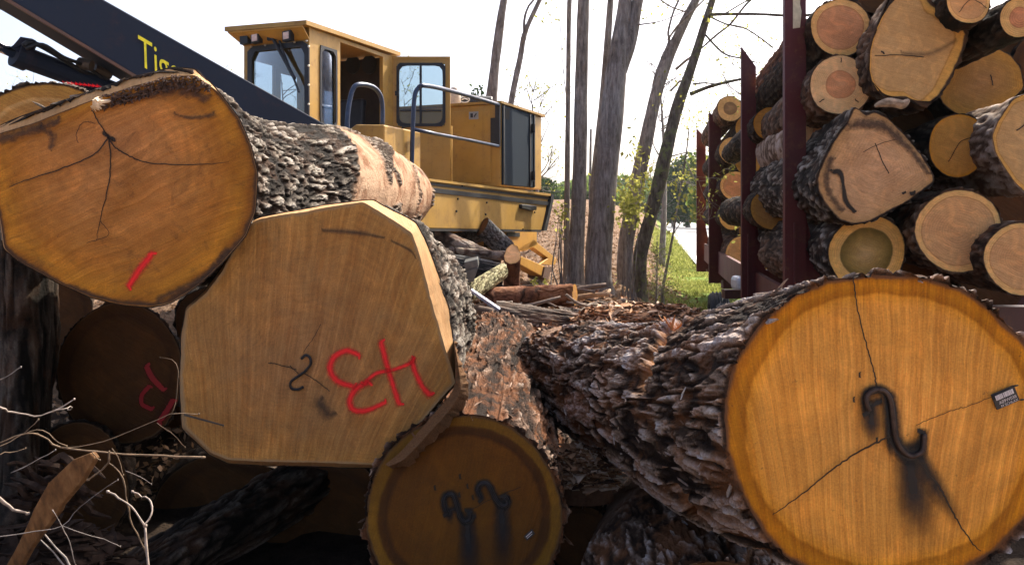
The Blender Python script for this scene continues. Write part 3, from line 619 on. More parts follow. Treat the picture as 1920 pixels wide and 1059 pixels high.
# dark ones under the left pile
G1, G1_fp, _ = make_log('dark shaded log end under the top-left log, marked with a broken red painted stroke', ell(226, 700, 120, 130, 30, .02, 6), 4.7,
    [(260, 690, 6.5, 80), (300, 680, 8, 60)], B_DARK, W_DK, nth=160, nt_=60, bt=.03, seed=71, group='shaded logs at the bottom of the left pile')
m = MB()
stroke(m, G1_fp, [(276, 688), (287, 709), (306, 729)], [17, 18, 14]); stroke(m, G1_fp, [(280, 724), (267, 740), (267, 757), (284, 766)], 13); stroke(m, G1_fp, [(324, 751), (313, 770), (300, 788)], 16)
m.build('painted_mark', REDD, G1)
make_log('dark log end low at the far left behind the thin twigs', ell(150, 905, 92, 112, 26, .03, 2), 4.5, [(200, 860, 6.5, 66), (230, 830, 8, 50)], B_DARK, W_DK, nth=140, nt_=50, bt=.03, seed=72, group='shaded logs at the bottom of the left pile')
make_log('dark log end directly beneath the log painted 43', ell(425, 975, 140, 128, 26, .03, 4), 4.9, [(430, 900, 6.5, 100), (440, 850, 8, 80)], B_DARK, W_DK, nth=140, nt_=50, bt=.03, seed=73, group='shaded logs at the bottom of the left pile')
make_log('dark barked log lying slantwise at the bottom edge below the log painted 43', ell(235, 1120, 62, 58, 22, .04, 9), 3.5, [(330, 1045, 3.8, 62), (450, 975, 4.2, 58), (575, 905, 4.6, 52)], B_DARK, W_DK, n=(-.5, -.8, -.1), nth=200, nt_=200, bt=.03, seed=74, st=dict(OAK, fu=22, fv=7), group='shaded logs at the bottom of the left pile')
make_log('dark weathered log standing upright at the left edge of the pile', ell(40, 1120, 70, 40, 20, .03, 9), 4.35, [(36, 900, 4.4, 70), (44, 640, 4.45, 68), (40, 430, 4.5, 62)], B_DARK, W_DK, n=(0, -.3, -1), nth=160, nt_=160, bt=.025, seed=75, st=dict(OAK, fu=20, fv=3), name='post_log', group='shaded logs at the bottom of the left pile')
for k, (x, y, r, D0, lb) in enumerate(((610, 1010, 150, 4.5, 'added dark log filling the gap between the amber log and the log end beneath 43'), (340, 850, 90, 6.0, 'added dark log filling the low gap between the red-marked dark end and the end beneath 43'), (560, 880, 120, 6.6, 'added dark log blocking the furthest gap below the log painted 43'), (95, 585, 75, 5.6, 'added dark log filling the gap between the upright log and the red-marked dark end'), (390, 600, 60, 6.0, 'added dark log filling the notch between the two biggest ends'))):  # invented logs that keep lit ground and sky from showing through gaps
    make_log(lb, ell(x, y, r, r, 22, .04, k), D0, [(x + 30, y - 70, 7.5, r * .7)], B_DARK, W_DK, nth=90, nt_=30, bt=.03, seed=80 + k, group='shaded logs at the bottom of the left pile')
# ================================================================== ground
def ground_z(x, y):
    s = x - .18 * y; L = sstep(.9, -.8, s)
    z = .55 * sstep(4.5, 9, y) * L + 2.0 * sstep(14, 44, y) * sstep(.6, -3.5, s) + .12 * sstep(6, 8, y) * L
    return z
def gz(x, y): return float(ground_z(np.array([x]), np.array([y]))[0])
def gmat():
    n = NT('ground_soil'); g = n.n('NewGeometry').outputs['Position']; sp = n.n('SeparateXYZ'); n.L(g, sp.inputs[0])
    s = n.math('SUBTRACT', sp.outputs[0], n.math('MULTIPLY', sp.outputs[1], .18))
    nz = n.noise(g, .35, 5, .65); n2 = n.noise(g, 6, 6, .7); n3 = n.noise(g, 40, 4, .7)
    mask = rr(n, n.math('ADD', s, n.math('MULTIPLY', n.math('SUBTRACT', n.noise(g, 1.2, 5, .7), .5), 2.0)), .05, .6)
    lit = n.ramp(n2, [(.25, (.045, .028, .018)), (.45, (.13, .08, .05)), (.6, (.24, .16, .105)), (.8, (.34, .25, .18))])
    lit = n.mix(.4, lit, n.ramp(n3, [(.3, .2), (.7, .8)]), 'OVERLAY')
    gr = n.ramp(n2, [(.25, (.05, .08, .012)), (.5, (.12, .18, .025)), (.75, (.24, .30, .06))])
    gr = n.mix(rr(n, n.noise(g, 2.2, 5, .7), .58, .68), gr, (.24, .17, .09))
    n.bump(n.math('ADD', n2, n.math('MULTIPLY', n3, .6)), .9, .06)
    back = n.ramp(n.math('MULTIPLY', sp.outputs[1], .1), [(0.0, 1.0), (.12, 0.0)]); lit = n.mix(back, lit, n.ramp(n2, [(.3, (.34, .23, .14)), (.7, (.52, .37, .24))])); near = n.ramp(n.math('MULTIPLY', sp.outputs[1], .1), [(0.05, 0.0), (.15, 1.0), (.60, 1.0), (.78, 0.0)]); lit = n.mix(near, lit, n.ramp(n2, [(.3, (.012, .008, .006)), (.7, (.045, .03, .02))]))  # near: pile shade put into soil colour; back: unseen ground brightened for bounce
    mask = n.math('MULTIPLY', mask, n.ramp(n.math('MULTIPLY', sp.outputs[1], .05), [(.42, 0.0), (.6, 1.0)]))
    return n.fin(n.mix(mask, lit, gr), .95, 0, .1)
xs = np.concatenate([-np.geomspace(400, 6, 50), np.linspace(-5.8, 12, 190), np.geomspace(12.5, 500, 60)])
ys = np.concatenate([np.linspace(-14, 2.5, 20), np.linspace(2.6, 16, 170), np.geomspace(16.2, 900, 160)])
X, Y = np.meshgrid(xs, ys, indexing='ij'); Z = ground_z(X.ravel(), Y.ravel()); Pn = np.stack([X.ravel(), Y.ravel(), 0 * Z], 1)
rough_w = sstep(1.2, -.3, X.ravel() - .18 * Y.ravel()) * sstep(45, 20, Y.ravel()) + .15
Z = Z + (fbm(Pn * 1.1, 4, 5) - .5) * .30 * rough_w + (fbm(Pn * 6, 3, 6) - .5) * .10 * rough_w - .03
gb = MB(); i = np.arange(len(xs) - 1)[:, None] * len(ys); j = np.arange(len(ys) - 1)[None]
gb.add(np.stack([X.ravel(), Y.ravel(), Z], 1), np.stack([i + j, i + len(ys) + j, i + len(ys) + j + 1, i + j + 1], -1).reshape(-1, 4))
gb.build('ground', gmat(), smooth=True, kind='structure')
# road
n = NT('asphalt'); co = n.obj(); a = n.noise(co, 1.5, 5, .6); b_ = n.noise(co, 60, 3, .7)
n.bump(b_, .3, .01); n.fin(n.mix(rr(n, a, .3, .7), n.ramp(b_, [(.3, (.24, .24, .24)), (.7, (.34, .34, .34))]), (.31, .31, .31)), .8, 0, .3); ASPH = n.m
def road_x(y, s): return .18 * y + s + (.03 * (28 - y) ** 2 if y < 28 else 0)
def ribbon(s0, s1, z, y0, y1, k=60):
    m = MB(); yy = np.geomspace(y0, y1, k); V = []
    for y in yy: V += [(road_x(y, s0), y, z), (road_x(y, s1), y, z)]
    return m.add(V, [(2 * q, 2 * q + 1, 2 * q + 3, 2 * q + 2) for q in range(k - 1)])
ribbon(1.42, 9.2, .075, 14, 330).build('road', ASPH, kind='structure')
ribbon(1.55, 1.72, .080, 14, 330).build('road_marking', simple('road_paint', (.75, .75, .73), .7), kind='structure')

# ================================================================== loader
e1 = np.array([.384, .923, 0]); en = np.array([.923, -.384, 0]); K0 = np.array([-2.29, 9.0, H])
def LW(a, b, z): return K0 + e1 * a + en * b + np.array([0, 0, z])
def Lb(px, py, b):
    p = unplane(px, py, LW(0, b, 0), en) - K0; return p @ e1, p[2]
def La(px, py, a):
    p = unplane(px, py, LW(a, 0, 0), e1) - K0; return p @ en, p[2]
YEL = paint_mat('loader_yellow_paint', (.42, .235, .035), dirt=(.17, .09, .03), dc=.45, rust=.22, fade=(.44, .27, .08), streak=.4)
YEL2 = paint_mat('loader_orange_paint', (.50, .26, .035), dirt=(.2, .1, .04), dc=.3, rust=.15)
BLU = paint_mat('boom_dark_blue_paint', (.007, .015, .034), dirt=(.03, .022, .02), dc=.12, rust=.06, rough=.62, sc=1.6, streak=.08, fade=(.014, .02, .036), spec=.25)
BLK = simple('black_paint', (.015, .016, .02), .5, 0, .3); NAV = paint_mat('door_slate_paint', (.012, .024, .040), dirt=(.05, .045, .04), dc=.12, rough=.8, streak=.1, spec=.12)
RAILM = simple('rail_blue_black', (.03, .045, .085), .35, .1, .3); DARKIN = simple('cab_lining', (.045, .030, .024), .9, 0, .3, 8)
n = NT('window_glass'); gl = n.n('BsdfGlossy'); gl.inputs['Roughness'].default_value = .03; tr = n.n('BsdfTransparent'); tr.inputs[0].default_value = (.55, .63, .66, 1)
fr = n.n('Fresnel'); fr.inputs[0].default_value = 1.5; ms = n.n('MixShader'); n.L(n.math('MULTIPLY_ADD', fr.outputs[0], .8, .0), ms.inputs[0]); n.L(tr.outputs[0], ms.inputs[1]); n.L(gl.outputs[0], ms.inputs[2]); n.L(ms.outputs[0], n.out.inputs[0]); GLASS = n.m
n = NT('reflective_glass'); gl = n.n('BsdfGlossy'); gl.inputs['Roughness'].default_value = .05; gl.inputs[0].default_value = (.75, .85, 1, 1); tr = n.n('BsdfTransparent'); tr.inputs[0].default_value = (.5, .6, .7, 1); ms = n.n('MixShader'); ms.inputs[0].default_value = .6; n.L(tr.outputs[0], ms.inputs[1]); n.L(gl.outputs[0], ms.inputs[2]); n.L(ms.outputs[0], n.out.inputs[0]); GLASS2 = n.m
LD = thing('log_loader', 'yellow knuckleboom log loader with open cab door and dark blue boom behind the log pile', 'log loader', (LW(2.2, 0, 0)[0], LW(2.2, 0, 0)[1], .6))
def panel(m, fn, r, holes, th, mat=0):
    """rect r=(u0,v0,u1,v1) with rect holes; fn(u,v)->pt; th extrude vector"""
    us = sorted({r[0], r[2], *[h[0] for h in holes], *[h[2] for h in holes]}); vs = sorted({r[1], r[3], *[h[1] for h in holes], *[h[3] for h in holes]})
    for a0, a1 in zip(us, us[1:]):
        run = None
        for b0, b1 in zip(vs, vs[1:]):
            cx, cy = (a0 + a1) / 2, (b0 + b1) / 2
            hole = any(h[0] < cx < h[2] and h[1] < cy < h[3] for h in holes)
            if not hole:
                if run is None: run = [b0, b1]
                else: run[1] = b1
            if (hole or b1 == vs[-1]) and run:
                m.prism([fn(a0, run[0]), fn(a1, run[0]), fn(a1, run[1]), fn(a0, run[1])], th, mat); run = None
    return m
def gasket(m, fn, r, wd, rad, th):
    u0, v0, u1, v1 = r; N = 48; o = []; i_ = []
    for k in range(N):
        a = (k + .5) / N * 2 * math.pi; c, s = math.cos(a), math.sin(a)
        def rrect(hw, hh, rd):
            # superellipse-like rounded rect point in direction a
            t = min(hw / abs(c) if abs(c) > 1e-6 else 1e9, hh / abs(s) if abs(s) > 1e-6 else 1e9); x, y = c * t, s * t
            if rd > 0:
                cx, cy = hw - rd, hh - rd
                if abs(x) > cx and abs(y) > cy:
                    ccx, ccy = math.copysign(cx, x), math.copysign(cy, y)
                    B = c * ccx + s * ccy; Cq = ccx ** 2 + ccy ** 2 - rd ** 2; t2 = B + math.sqrt(max(B * B - Cq, 0)); x, y = c * t2, s * t2
            return x, y
        hw, hh = (u1 - u0) / 2, (v1 - v0) / 2; cx, cy = (u0 + u1) / 2, (v0 + v1) / 2
        x, y = rrect(hw + wd * .35, hh + wd * .35, 0.01); o.append((cx + x, cy + y)); x, y = rrect(hw - wd, hh - wd, rad); i_.append((cx + x, cy + y))
    th = np.asarray(th); V = [fn(*q) for q in o] + [fn(*q) for q in i_]; V = np.array(V); V = np.vstack([V, V + th]); F_ = []
    for k in range(N):
        k2 = (k + 1) % N; F_ += [(k, k2, N + k2, N + k), (2 * N + k, 3 * N + k, 3 * N + k2, 2 * N + k2), (k, 2 * N + k, 2 * N + k2, k2), (N + k, N + k2, 3 * N + k2, 3 * N + k)]
    m.add(V, F_); return m
ZT = 2.13; ZD = .42
# cab
ca = lambda px: Lb(px, 300, 0)[0]
side = lambda u, v: LW(u, 0, v); front = lambda u, v: LW(0, u, v); zz = lambda px, py: Lb(px, py, 0)[1]
w0, w1 = ca(600), ca(631); d0, d1 = ca(638), ca(718)
winr = (w0, zz(615, 238), w1, zz(615, 91)); doorr = (d0, ZD, d1, zz(675, 92))
m = MB(); panel(m, side, (0, ZD, 1.85, ZT), [winr, doorr], -en * .05)
fl, fr_ = La(464, 200, 0)[0], La(583, 200, 0)[0]
fz1 = La(583, 76, 0)[1]; fwin = (fl + .03, ZD + .15, fr_ - .03, fz1 - .02)
panel(m, front, (-.93, ZD, -.052, ZT), [fwin], e1 * .05)
lw = lambda u, v: LW(u, -.93, v)
panel(m, lw, (.052, ZD, 1.85, ZT), [(.12, .75, .5, 1.85), (.6, .75, .98, 1.78), (1.08, .75, 1.42, 1.78), (1.5, .75, 1.76, 1.7)], en * .05)
cabo = m.build('cab_body', YEL, LD)
m = MB(); bk = lambda u, v: LW(1.80, u, v); panel(m, bk, (-.87, ZD, -.06, ZT), [], e1 * .045)
m.prism([LW(.06, -.87, ZD), LW(1.79, -.87, ZD), LW(1.79, -.06, ZD), LW(.06, -.06, ZD)], (0, 0, .04)); m.build('cab_lining', DARKIN, LD)
m = MB()
for px, py in ((659, 121), (690, 121)):
    b0, z0 = La(px, py, 1.75); 
    th = np.linspace(0, 2 * np.pi, 17)[:-1]; m.prism([LW(1.795, b0 + .11 * math.cos(t), z0 + .13 * math.sin(t)) for t in th], -e1 * .03)
m.build('speaker', BLK, LD)
m = MB(); m.prism([LW(1.0, -.75, ZD + .05), LW(1.0, -.2, ZD + .05), LW(1.0, -.2, .95), LW(1.0, -.75, .95)], e1 * .5); m.prism([LW(1.38, -.72, .9), LW(1.38, -.24, .9), LW(1.5, -.28, 1.55), LW(1.5, -.68, 1.55)], e1 * .12); m.prism([LW(.95, -.18, .8), LW(1.4, -.18, .8), LW(1.4, -.18, 1.0), LW(.95, -.18, 1.0)], en * .1); m.build('operator_seat', simple('seat_black', (.012, .012, .016), .5, 0, .3), LD, bevel=.03)
m = MB(); m.prism([LW(-.22, -1.02, ZT), LW(1.93, -1.02, ZT + .03), LW(1.93, .05, ZT + .03), LW(-.12, .05, ZT + .0)], (0, 0, .05)); m.build('cab_roof', YEL, LD)
m = MB(); m.prism([LW(-.20, -.99, ZT - .02), LW(-.12, .0, ZT - .02), LW(-.003, .0, ZT - .14), LW(-.003, -.93, ZT - .14)], (0, 0, .018)); m.build('visor', YEL2, LD)
m = MB(); gasket(m, side, winr, .022, .08, en * .012); m.build('window_gasket', BLK, LD)
m = MB(); gasket(m, lambda u, v: LW(-.02, u, v), fwin, .045, .01, e1 * .018); m.build('windshield_frame', BLK, LD)
for f_, r_, nm in ((lambda u, v: LW(u, -.02, v), winr, 'side_window'), (lambda u, v: LW(.02, u, v), fwin, 'windshield')):
    m = MB(); m.prism([f_(r_[0], r_[1]), f_(r_[2], r_[1]), f_(r_[2], r_[3]), f_(r_[0], r_[3])], -e1 * .004 if nm == 'windshield' else -en * .004); m.build(nm, GLASS if nm == 'windshield' else GLASS2, LD)
m = MB()
for k in range(5): b0, z0 = La(585, 88 + k * 36, 0); m.tube([LW(-.022, fr_ - .01, z0), LW(-.035, fr_ - .01, z0)], .012, 6)
for px in (474, 500, 555, 578): b0, z0 = La(px, 82, 0); m.tube([LW(-.022, b0, fz1 - .01), LW(-.035, b0, fz1 - .01)], .012, 6)
m.build('frame_bolts', simple('bolt', (.55, .5, .4), .5, .3), LD)
m = MB(); b0, z0 = La(516, 72, 0); b1, z1 = La(560, 150, 0); b2, z2 = La(568, 175, 0)
m.tube([LW(-.05, b0, z0), LW(-.07, b1, z1)], .022, 6); m.tube([LW(-.05, b0 + .1, z0 - .05), LW(-.07, b2, z2)], .014, 6); m.box(LW(-.04, b0, z0), (.12, .06, .07)); m.build('wiper', BLK, LD)
for px, py, b_o in ((459, 74, 0), (480, 72, 0), (539, 68, 0)):
    b0, z0 = La(px, py, -.12); m = MB(); c = LW(-.14, b0, z0)
    m.prism([c + en * u + np.array([0, 0, v]) for u, v in ((-.055, -.06), (.055, -.05), (.05, .06), (-.06, .05))], e1 * .07); m.tube([LW(-.1, b0, z0 + .05), LW(-.1, b0, ZT - .02)], .012, 6)
    o = m.build('work_light', BLK, LD)
    if px > 470:
        m = MB(); m.prism([c - e1 * .004 + en * u + np.array([0, 0, v]) for u, v in ((-.038, -.042), (.038, -.035), (.035, .042), (-.04, .036))], -e1 * .006); m.build('lens', simple('lamp_lens', (.7, .5, .4), .25), o)
# open door
hx = LW(1.82, .03, 0); Dd = hx[1]; dz = lambda py: (HOR - py) / F * Dd + H; dx = lambda px: (px - 960) / F * Dd
dfn = lambda u, v: np.array([u, Dd + .0, v]); dr = (dx(719), dz(350), dx(844), dz(107)); dw = (dx(745), dz(236), dx(834), dz(120))
m = MB(); panel(m, dfn, dr, [dw], (0, .045, 0)); m.prism([dfn(dr[0], dr[3] - .03) - np.array([0, .012, 0]), dfn(dr[2], dr[3] - .03) - np.array([0, .012, 0]), dfn(dr[2], dr[3] + .004) - np.array([0, .012, 0]), dfn(dr[0], dr[3] + .004) - np.array([0, .012, 0])], (0, .01, 0))
do = m.build('cab_door', YEL, LD)
m = MB(); gasket(m, lambda u, v: np.array([u, Dd - .02, v]), dw, .028, .09, (0, .015, 0)); mx = dx(789); m.box(((mx), Dd - .012, (dw[1] + dw[3]) / 2), (.03, .02, dw[3] - dw[1] - .03)); m.box((dx(745), Dd - .03, dz(176)), (.05, .03, .06)); m.box((dx(789), Dd - .012, dz(208)), (.55, .015, .02)); m.build('door_window_frame', BLK, do)
m = MB(); m.prism([(dw[0], Dd + .02, dw[1]), (dw[2], Dd + .02, dw[1]), (dw[2], Dd + .02, dw[3]), (dw[0], Dd + .02, dw[3])], (0, .004, 0)); m.build('door_glass', GLASS, do)
m = MB(); m.tube([dfn(dx(754), dz(243)) - np.array([0, .02, 0]), dfn(dx(756), dz(240)) - np.array([0, .08, 0]), dfn(dx(776), dz(238)) - np.array([0, .08, 0]), dfn(dx(778), dz(242)) - np.array([0, .02, 0])], .012, 6); m.build('door_handle', BLK, do)
# engine housing
B1, A1, A2, ZE = 1.1, 2.89, 4.55, 1.585
m = MB(); m.prism([LW(A1, -1.1, ZD), LW(A1, B1, ZD), LW(A1, B1, ZE), LW(A1, -1.1, ZE)], e1 * (A2 - A1)); eng = m.build('engine_housing', YEL, LD, bevel=.012)
m = MB(); m.prism([LW(A1 - .03, -1.13, ZE + .002), LW(A2 + .05, -1.13, ZE + .002), LW(A2 + .05, B1 + .05, ZE + .002), LW(A1 - .03, B1 + .03, ZE + .002)], (0, 0, .035)); m.build('engine_lid', YEL, eng)
m = MB(); efn = lambda u, v: LW(A1 - .012, u, v); b_a, _ = La(852, 300, A1); b_b, _ = La(921, 300, A1); z_a = La(880, 343, A1)[1]; z_b = La(880, 208, A1)[1]; m.prism([efn(b_a, z_a), efn(b_b, z_a), efn(b_b, z_b), efn(b_a, z_b)], e1 * .011); m.build('engine_panel', YEL, eng, bevel=.006)
b0, z0 = La(889, 217, A1); m = MB(); q = lambda u, v: LW(A1 - .016, b0 + u, z0 + v); m.prism([q(-.075, -.055), q(.075, -.055), q(.075, .055), q(-.075, .055)], e1 * .003); lo = m.build('decal_plate', simple('decal_grey', (.25, .27, .29), .5), eng)
m = MB(); q2 = lambda u, v: LW(A1 - .019, b0 + u, z0 + v); m.prism([q2(-.05, -.03), q2(-.01, -.03), q2(-.01, .03), q2(-.05, .03)], e1 * .002); m.prism([q2(.01, -.03), q2(.05, .02), q2(.04, .035), q2(.005, -.01)], e1 * .002); m.build('decal_mark', BLK, lo)
sfn = lambda u, v, o=0: LW(u, B1 + o, v); sa, _ = Lb(940, 300, B1); sb, _ = Lb(1000, 300, B1)
zt0 = Lb(940, 200, B1)[1]; zb0 = Lb(940, 354, B1)[1]
m = MB(); m.prism([sfn(sa, ZD + .02, .02), sfn(sb, ZD + .02, .02), sfn(sb, ZE - .01, .02), sfn(sa, ZE - .01, .02)], -en * .018); rd = m.build('radiator_door', NAV, eng, bevel=.008)
m = MB()
for s0, s1 in ((sa + .01, sa + .05), (sb - .22, sb - .18), (sb - .04, sb)): m = MB(); m.prism([sfn(s0, ZD + .03, .034), sfn(s1, ZD + .03, .034), sfn(s1, ZE - .02, .034), sfn(s0, ZE - .02, .034)], -en * .013); m.build('door_frame_rib', BLK, rd)
for z0 in (.62, 1.35): m = MB(); m.tube([sfn(sb - .12, z0 - .07, .05), sfn(sb - .12, z0 + .07, .05)], .03, 8); m.build('hinge', BLK, rd)
m = MB(); m.prism([sfn(sa + .1, ZE - .20, .024), sfn(sa + .24, ZE - .20, .024), sfn(sa + .24, ZE - .05, .024), sfn(sa + .1, ZE - .05, .024)], -en * .003); m.build('latch_recess', simple('hole_black', (.004, .004, .005), .9), rd)
b_, zq = La(932, 300, A1)
m = MB(); m.prism([LW(A1 - .045, La(922, 250, A1)[0], La(925, 275, A1)[1]), LW(A1 - .045, B1 - .005, La(925, 275, A1)[1]), LW(A1 - .045, B1 - .005, La(925, 222, A1)[1]), LW(A1 - .045, La(922, 250, A1)[0], La(925, 222, A1)[1])], e1 * .03); m.prism([LW(A1 - .05, B1 - .06, La(936, 275, A1)[1]), LW(A1 - .05, B1 + .01, La(936, 275, A1)[1]), LW(A1 - .05, B1 + .01, ZE), LW(A1 - .05, B1 - .06, ZE)], e1 * .04); m.build('rail_bracket', BLK, LD)
# exhaust and air cleaner
c = P(852, 195, 12.2); m = MB(); m.tube([c - [0, 0, .2], c + [0, 0, .10], c + [0, 0, .2], c + [0, 0, .25]], [.10, .10, .07, .05], 12, sub=2); m.build('exhaust_stack', simple('pale_grey_metal', (.5, .42, .34), .6), LD, smooth=True)
c = P(893, 190, 12.4); m = MB(); m.tube([c + [-.28, .05, -.02], c + [.25, .05, -.05]], .13, 16); ac = m.build('air_cleaner', BLK, LD, smooth=False, bevel=.02)
c2 = P(871, 187, 12.2); th = np.linspace(0, 2 * np.pi, 25)
m = MB(); m.tube([P(871 + 9 * math.cos(t), 187 + 5.5 * math.sin(t), 12.20) for t in th], .010, 5, cap=False); m.tube([P(866, 187, 12.20), P(871, 185, 12.20), P(877, 187, 12.20)], .009, 5); m.build('oval_emblem', simple('emblem_white', (.7, .7, .7), .5), ac)
# deck
BD = 1.24
dt = lambda px, py, o=0: (lambda r: LW(r[0], BD + o, r[1]))(Lb(px, py, BD))
m = MB(); m.prism([dt(640, 316), dt(1030, 365), dt(1016, 432), dt(640, 426)], -en * 2.3); dk = m.build('deck_frame', YEL, LD, bevel=.012)
m = MB(); m.prism([dt(640, 322, .012), dt(1031, 370.5, .012), dt(1031, 374, .012), dt(640, 327, .012)], -en * .01); m.build('stripe', BLK, dk)
m = MB(); m.prism([dt(640, 332, .012), dt(1030, 378.5, .012), dt(1029, 385.5, .012), dt(640, 342, .012)], -en * .01); m.build('stripe', BLK, dk)
m = MB(); m.prism([dt(640, 315, .03), dt(1031, 363.5, .03), dt(1031, 368, .03), dt(640, 320, .03)], -en * .03); m.build('deck_lip', YEL, dk)
m = MB(); m.prism([dt(1030, 363, .04), dt(1035, 366, .04), dt(1033, 378, .04), dt(1021, 433, .04), dt(1015, 433, .04), dt(1028, 380, .04)], -en * 2.3); m.build('rear_bumper', BLK, dk)
m = MB(); m.prism([dt(640, 426.5, .005), dt(1016, 431, .005), dt(1014, 435, .005), dt(640, 432, .005)], -en * 2.2); m.build('deck_underside', simple('underside_black', (.02, .016, .013), .8), dk)  # near-black slab along the deck's lower edge
m = MB(); m.prism([dt(973, 383, .05), dt(1001, 386, .05), dt(1001, 394, .05), dt(990, 395, .05), dt(973, 391, .05)], -en * .05); m.build('deck_latch', BLK, dk, bevel=.01)
m = MB()
for x, y in ((858, 373), (855, 396), (912, 380), (910, 402), (1002, 398), (866, 348), (980, 430)): p = dt(x, y, .0); m.tube([p, p + en * .015], .014, 6)
m.build('deck_bolts', BLK, dk)
# control box, handrails, panel below door
m = MB(); bx = [LW(-.275, .70, ZD), LW(-.275, 1.15, ZD), LW(-.275, 1.15, .95), LW(-.275, .80, .97), LW(-.275, .70, .91)]; m.prism(bx, e1 * .78); m.build('side_tank', YEL, LD, bevel=.015)
m = MB(); c = La(790, 268, 2.2); pa = lambda px, py, a=2.2: (lambda r: LW(a, r[0], r[1]))(La(px, py, a))
m.prism([pa(770, 236), pa(846, 236), pa(846, 345), pa(770, 345)], e1 * .05); lp = m.build('platform_panel', YEL, LD)
m = MB(); m.prism([pa(789, 270, 2.17), pa(838, 270, 2.17), pa(826, 332, 2.17), pa(789, 332, 2.17)], e1 * .025); bp = m.build('black_cover', NAV, LD, bevel=.01)
m = MB(); m.prism([pa(790, 287, 2.155), pa(815, 287, 2.155), pa(815, 298, 2.155), pa(790, 298, 2.155)], e1 * .012); m.build('warning_label', simple('label_yellow', (.75, .55, .02), .5), bp)
m = MB(); m.prism([pa(803, 245, 2.18), pa(842, 245, 2.18), pa(842, 264, 2.18), pa(803, 264, 2.18)], e1 * .018); m.build('dark_slot', BLK, lp)
m = MB(); m.tube([P(651, 262, 8.3), P(652, 215, 8.3), P(660, 172, 8.35), P(672, 159, 8.4), P(698, 163, 8.6), P(712, 177, 8.7), P(717, 200, 8.75), P(717, 236, 8.75)], .026, 10, sub=4); m.build('handrail', RAILM, LD, smooth=True)
m = MB(); m.tube([P(772, 318, 8.75), P(774, 240, 8.75), P(777, 185, 8.75), P(784, 166, 8.78), P(798, 161, 8.85), P(850, 172, 9.7), P(934, 196, 11.2)], .026, 10, sub=5)
m.tube([P(777, 243, 8.75), P(820, 252, 9.4), P(880, 263, 10.4), P(934, 274, 11.2)], .022, 8); m.build('handrail', RAILM, LD, smooth=True)
# pedestal and stabiliser leg
m = MB(); pe = lambda px, py, b=.75: (lambda r: LW(r[0], b, r[1]))(Lb(px, py, b))
m.prism([pe(935, 431), pe(1007, 433), pe(1007, 459), pe(988, 470), pe(935, 474)], -en * .9); m.build('pedestal', YEL2, LD, bevel=.01)
m = MB(); m.prism([pe(1001, 448), pe(1012, 458), pe(1044, 485), pe(1041, 497), pe(1012, 496), pe(1018, 491), pe(1028, 484), pe(1000, 464), pe(975, 472), pe(972, 466)], -en * .12); m.build('stabiliser_arm', YEL2, LD, bevel=.008)
m = MB(); m.prism([pe(968, 476, .9), pe(1031, 503, .9), pe(1024, 522, .9), pe(968, 492, .9)], -en * .2); m.build('stabiliser_beam', YEL2, LD, bevel=.01)
m = MB(); m.prism([pe(1022, 500, .93), pe(1040, 501, .93), pe(1031, 512, .93), pe(1028, 525, .93), pe(1018, 520, .93)], -en * .28); m.build('stabiliser_foot', simple('foot_rust', (.10, .055, .035), .8), LD)
m = MB(); m.prism([pe(951, 436, .765), pe(975, 436, .765), pe(975, 444, .765), pe(951, 444, .765)], -en * .01); m.build('pedestal_slot', BLK, LD)
# tracks / carrier out of view behind the pile so the machine stands on something
m = MB(); m.prism([LW(.2, .6, -.2), LW(2.2, .6, -.2), LW(2.2, .6, -1.2), LW(.2, .6, -1.2)], -en * 1.6); m.build('carrier', BLK, LD)
# boom: box beam from the base beside the cab up and over to the left foreground
T0, T1 = P(-160, -200, 6.0), P(640, 250, 8.35); Cr0, Cr1 = P(-160, -106, 6.0), P(640, 372, 8.35)
bk_ = nrm(np.cross(nrm(T1 - T0), (0, 0, 1))) * -1; bk_ = np.array([bk_[0], bk_[1], 0]); bk_ = bk_ if bk_[1] > 0 else -bk_
m = MB(); m.add([T0, T1, Cr1, Cr0, T0 + bk_ * .42, T1 + bk_ * .42, Cr1 + bk_ * .42, Cr0 + bk_ * .42], [(0, 1, 2, 3), (4, 7, 6, 5), (0, 4, 5, 1), (3, 2, 6, 7), (0, 3, 7, 4), (1, 5, 6, 2)]); boom = m.build('boom', BLU, LD, bevel=.012)
fnrm = nrm(np.cross(T1 - T0, Cr0 - T0)); fnrm = fnrm if fnrm[1] < 0 else -fnrm
def bq(px, py, off=.006): return unplane(px, py, T0, fnrm) + fnrm * off
m = MB(); m.prism([bq(-160, -106, .02), bq(640, 372, .02), bq(640, 377, .02), bq(-160, -99, .02)], -fnrm * .03); m.build('lower_flange', paint_mat('flange_rust', (.10, .045, .03), rust=.5, dc=.5), boom)
# lettering: baseline runs parallel to the boom, sheared upright
bl0 = np.array([263., 122.]); dr_ = np.array([1, .585]); upv = np.array([-.03, -1.])
def tq(u, v):
    p = np.array([258., 66.]) + dr_ * u * 98 - upv * v * 74; return bq(p[0], p[1], .010)
text_on(boom, 'Tiger', tq, (0, 0, 1, 1.0), simple('lettering_yellow', (.85, .72, .02), .5), name='lettering')
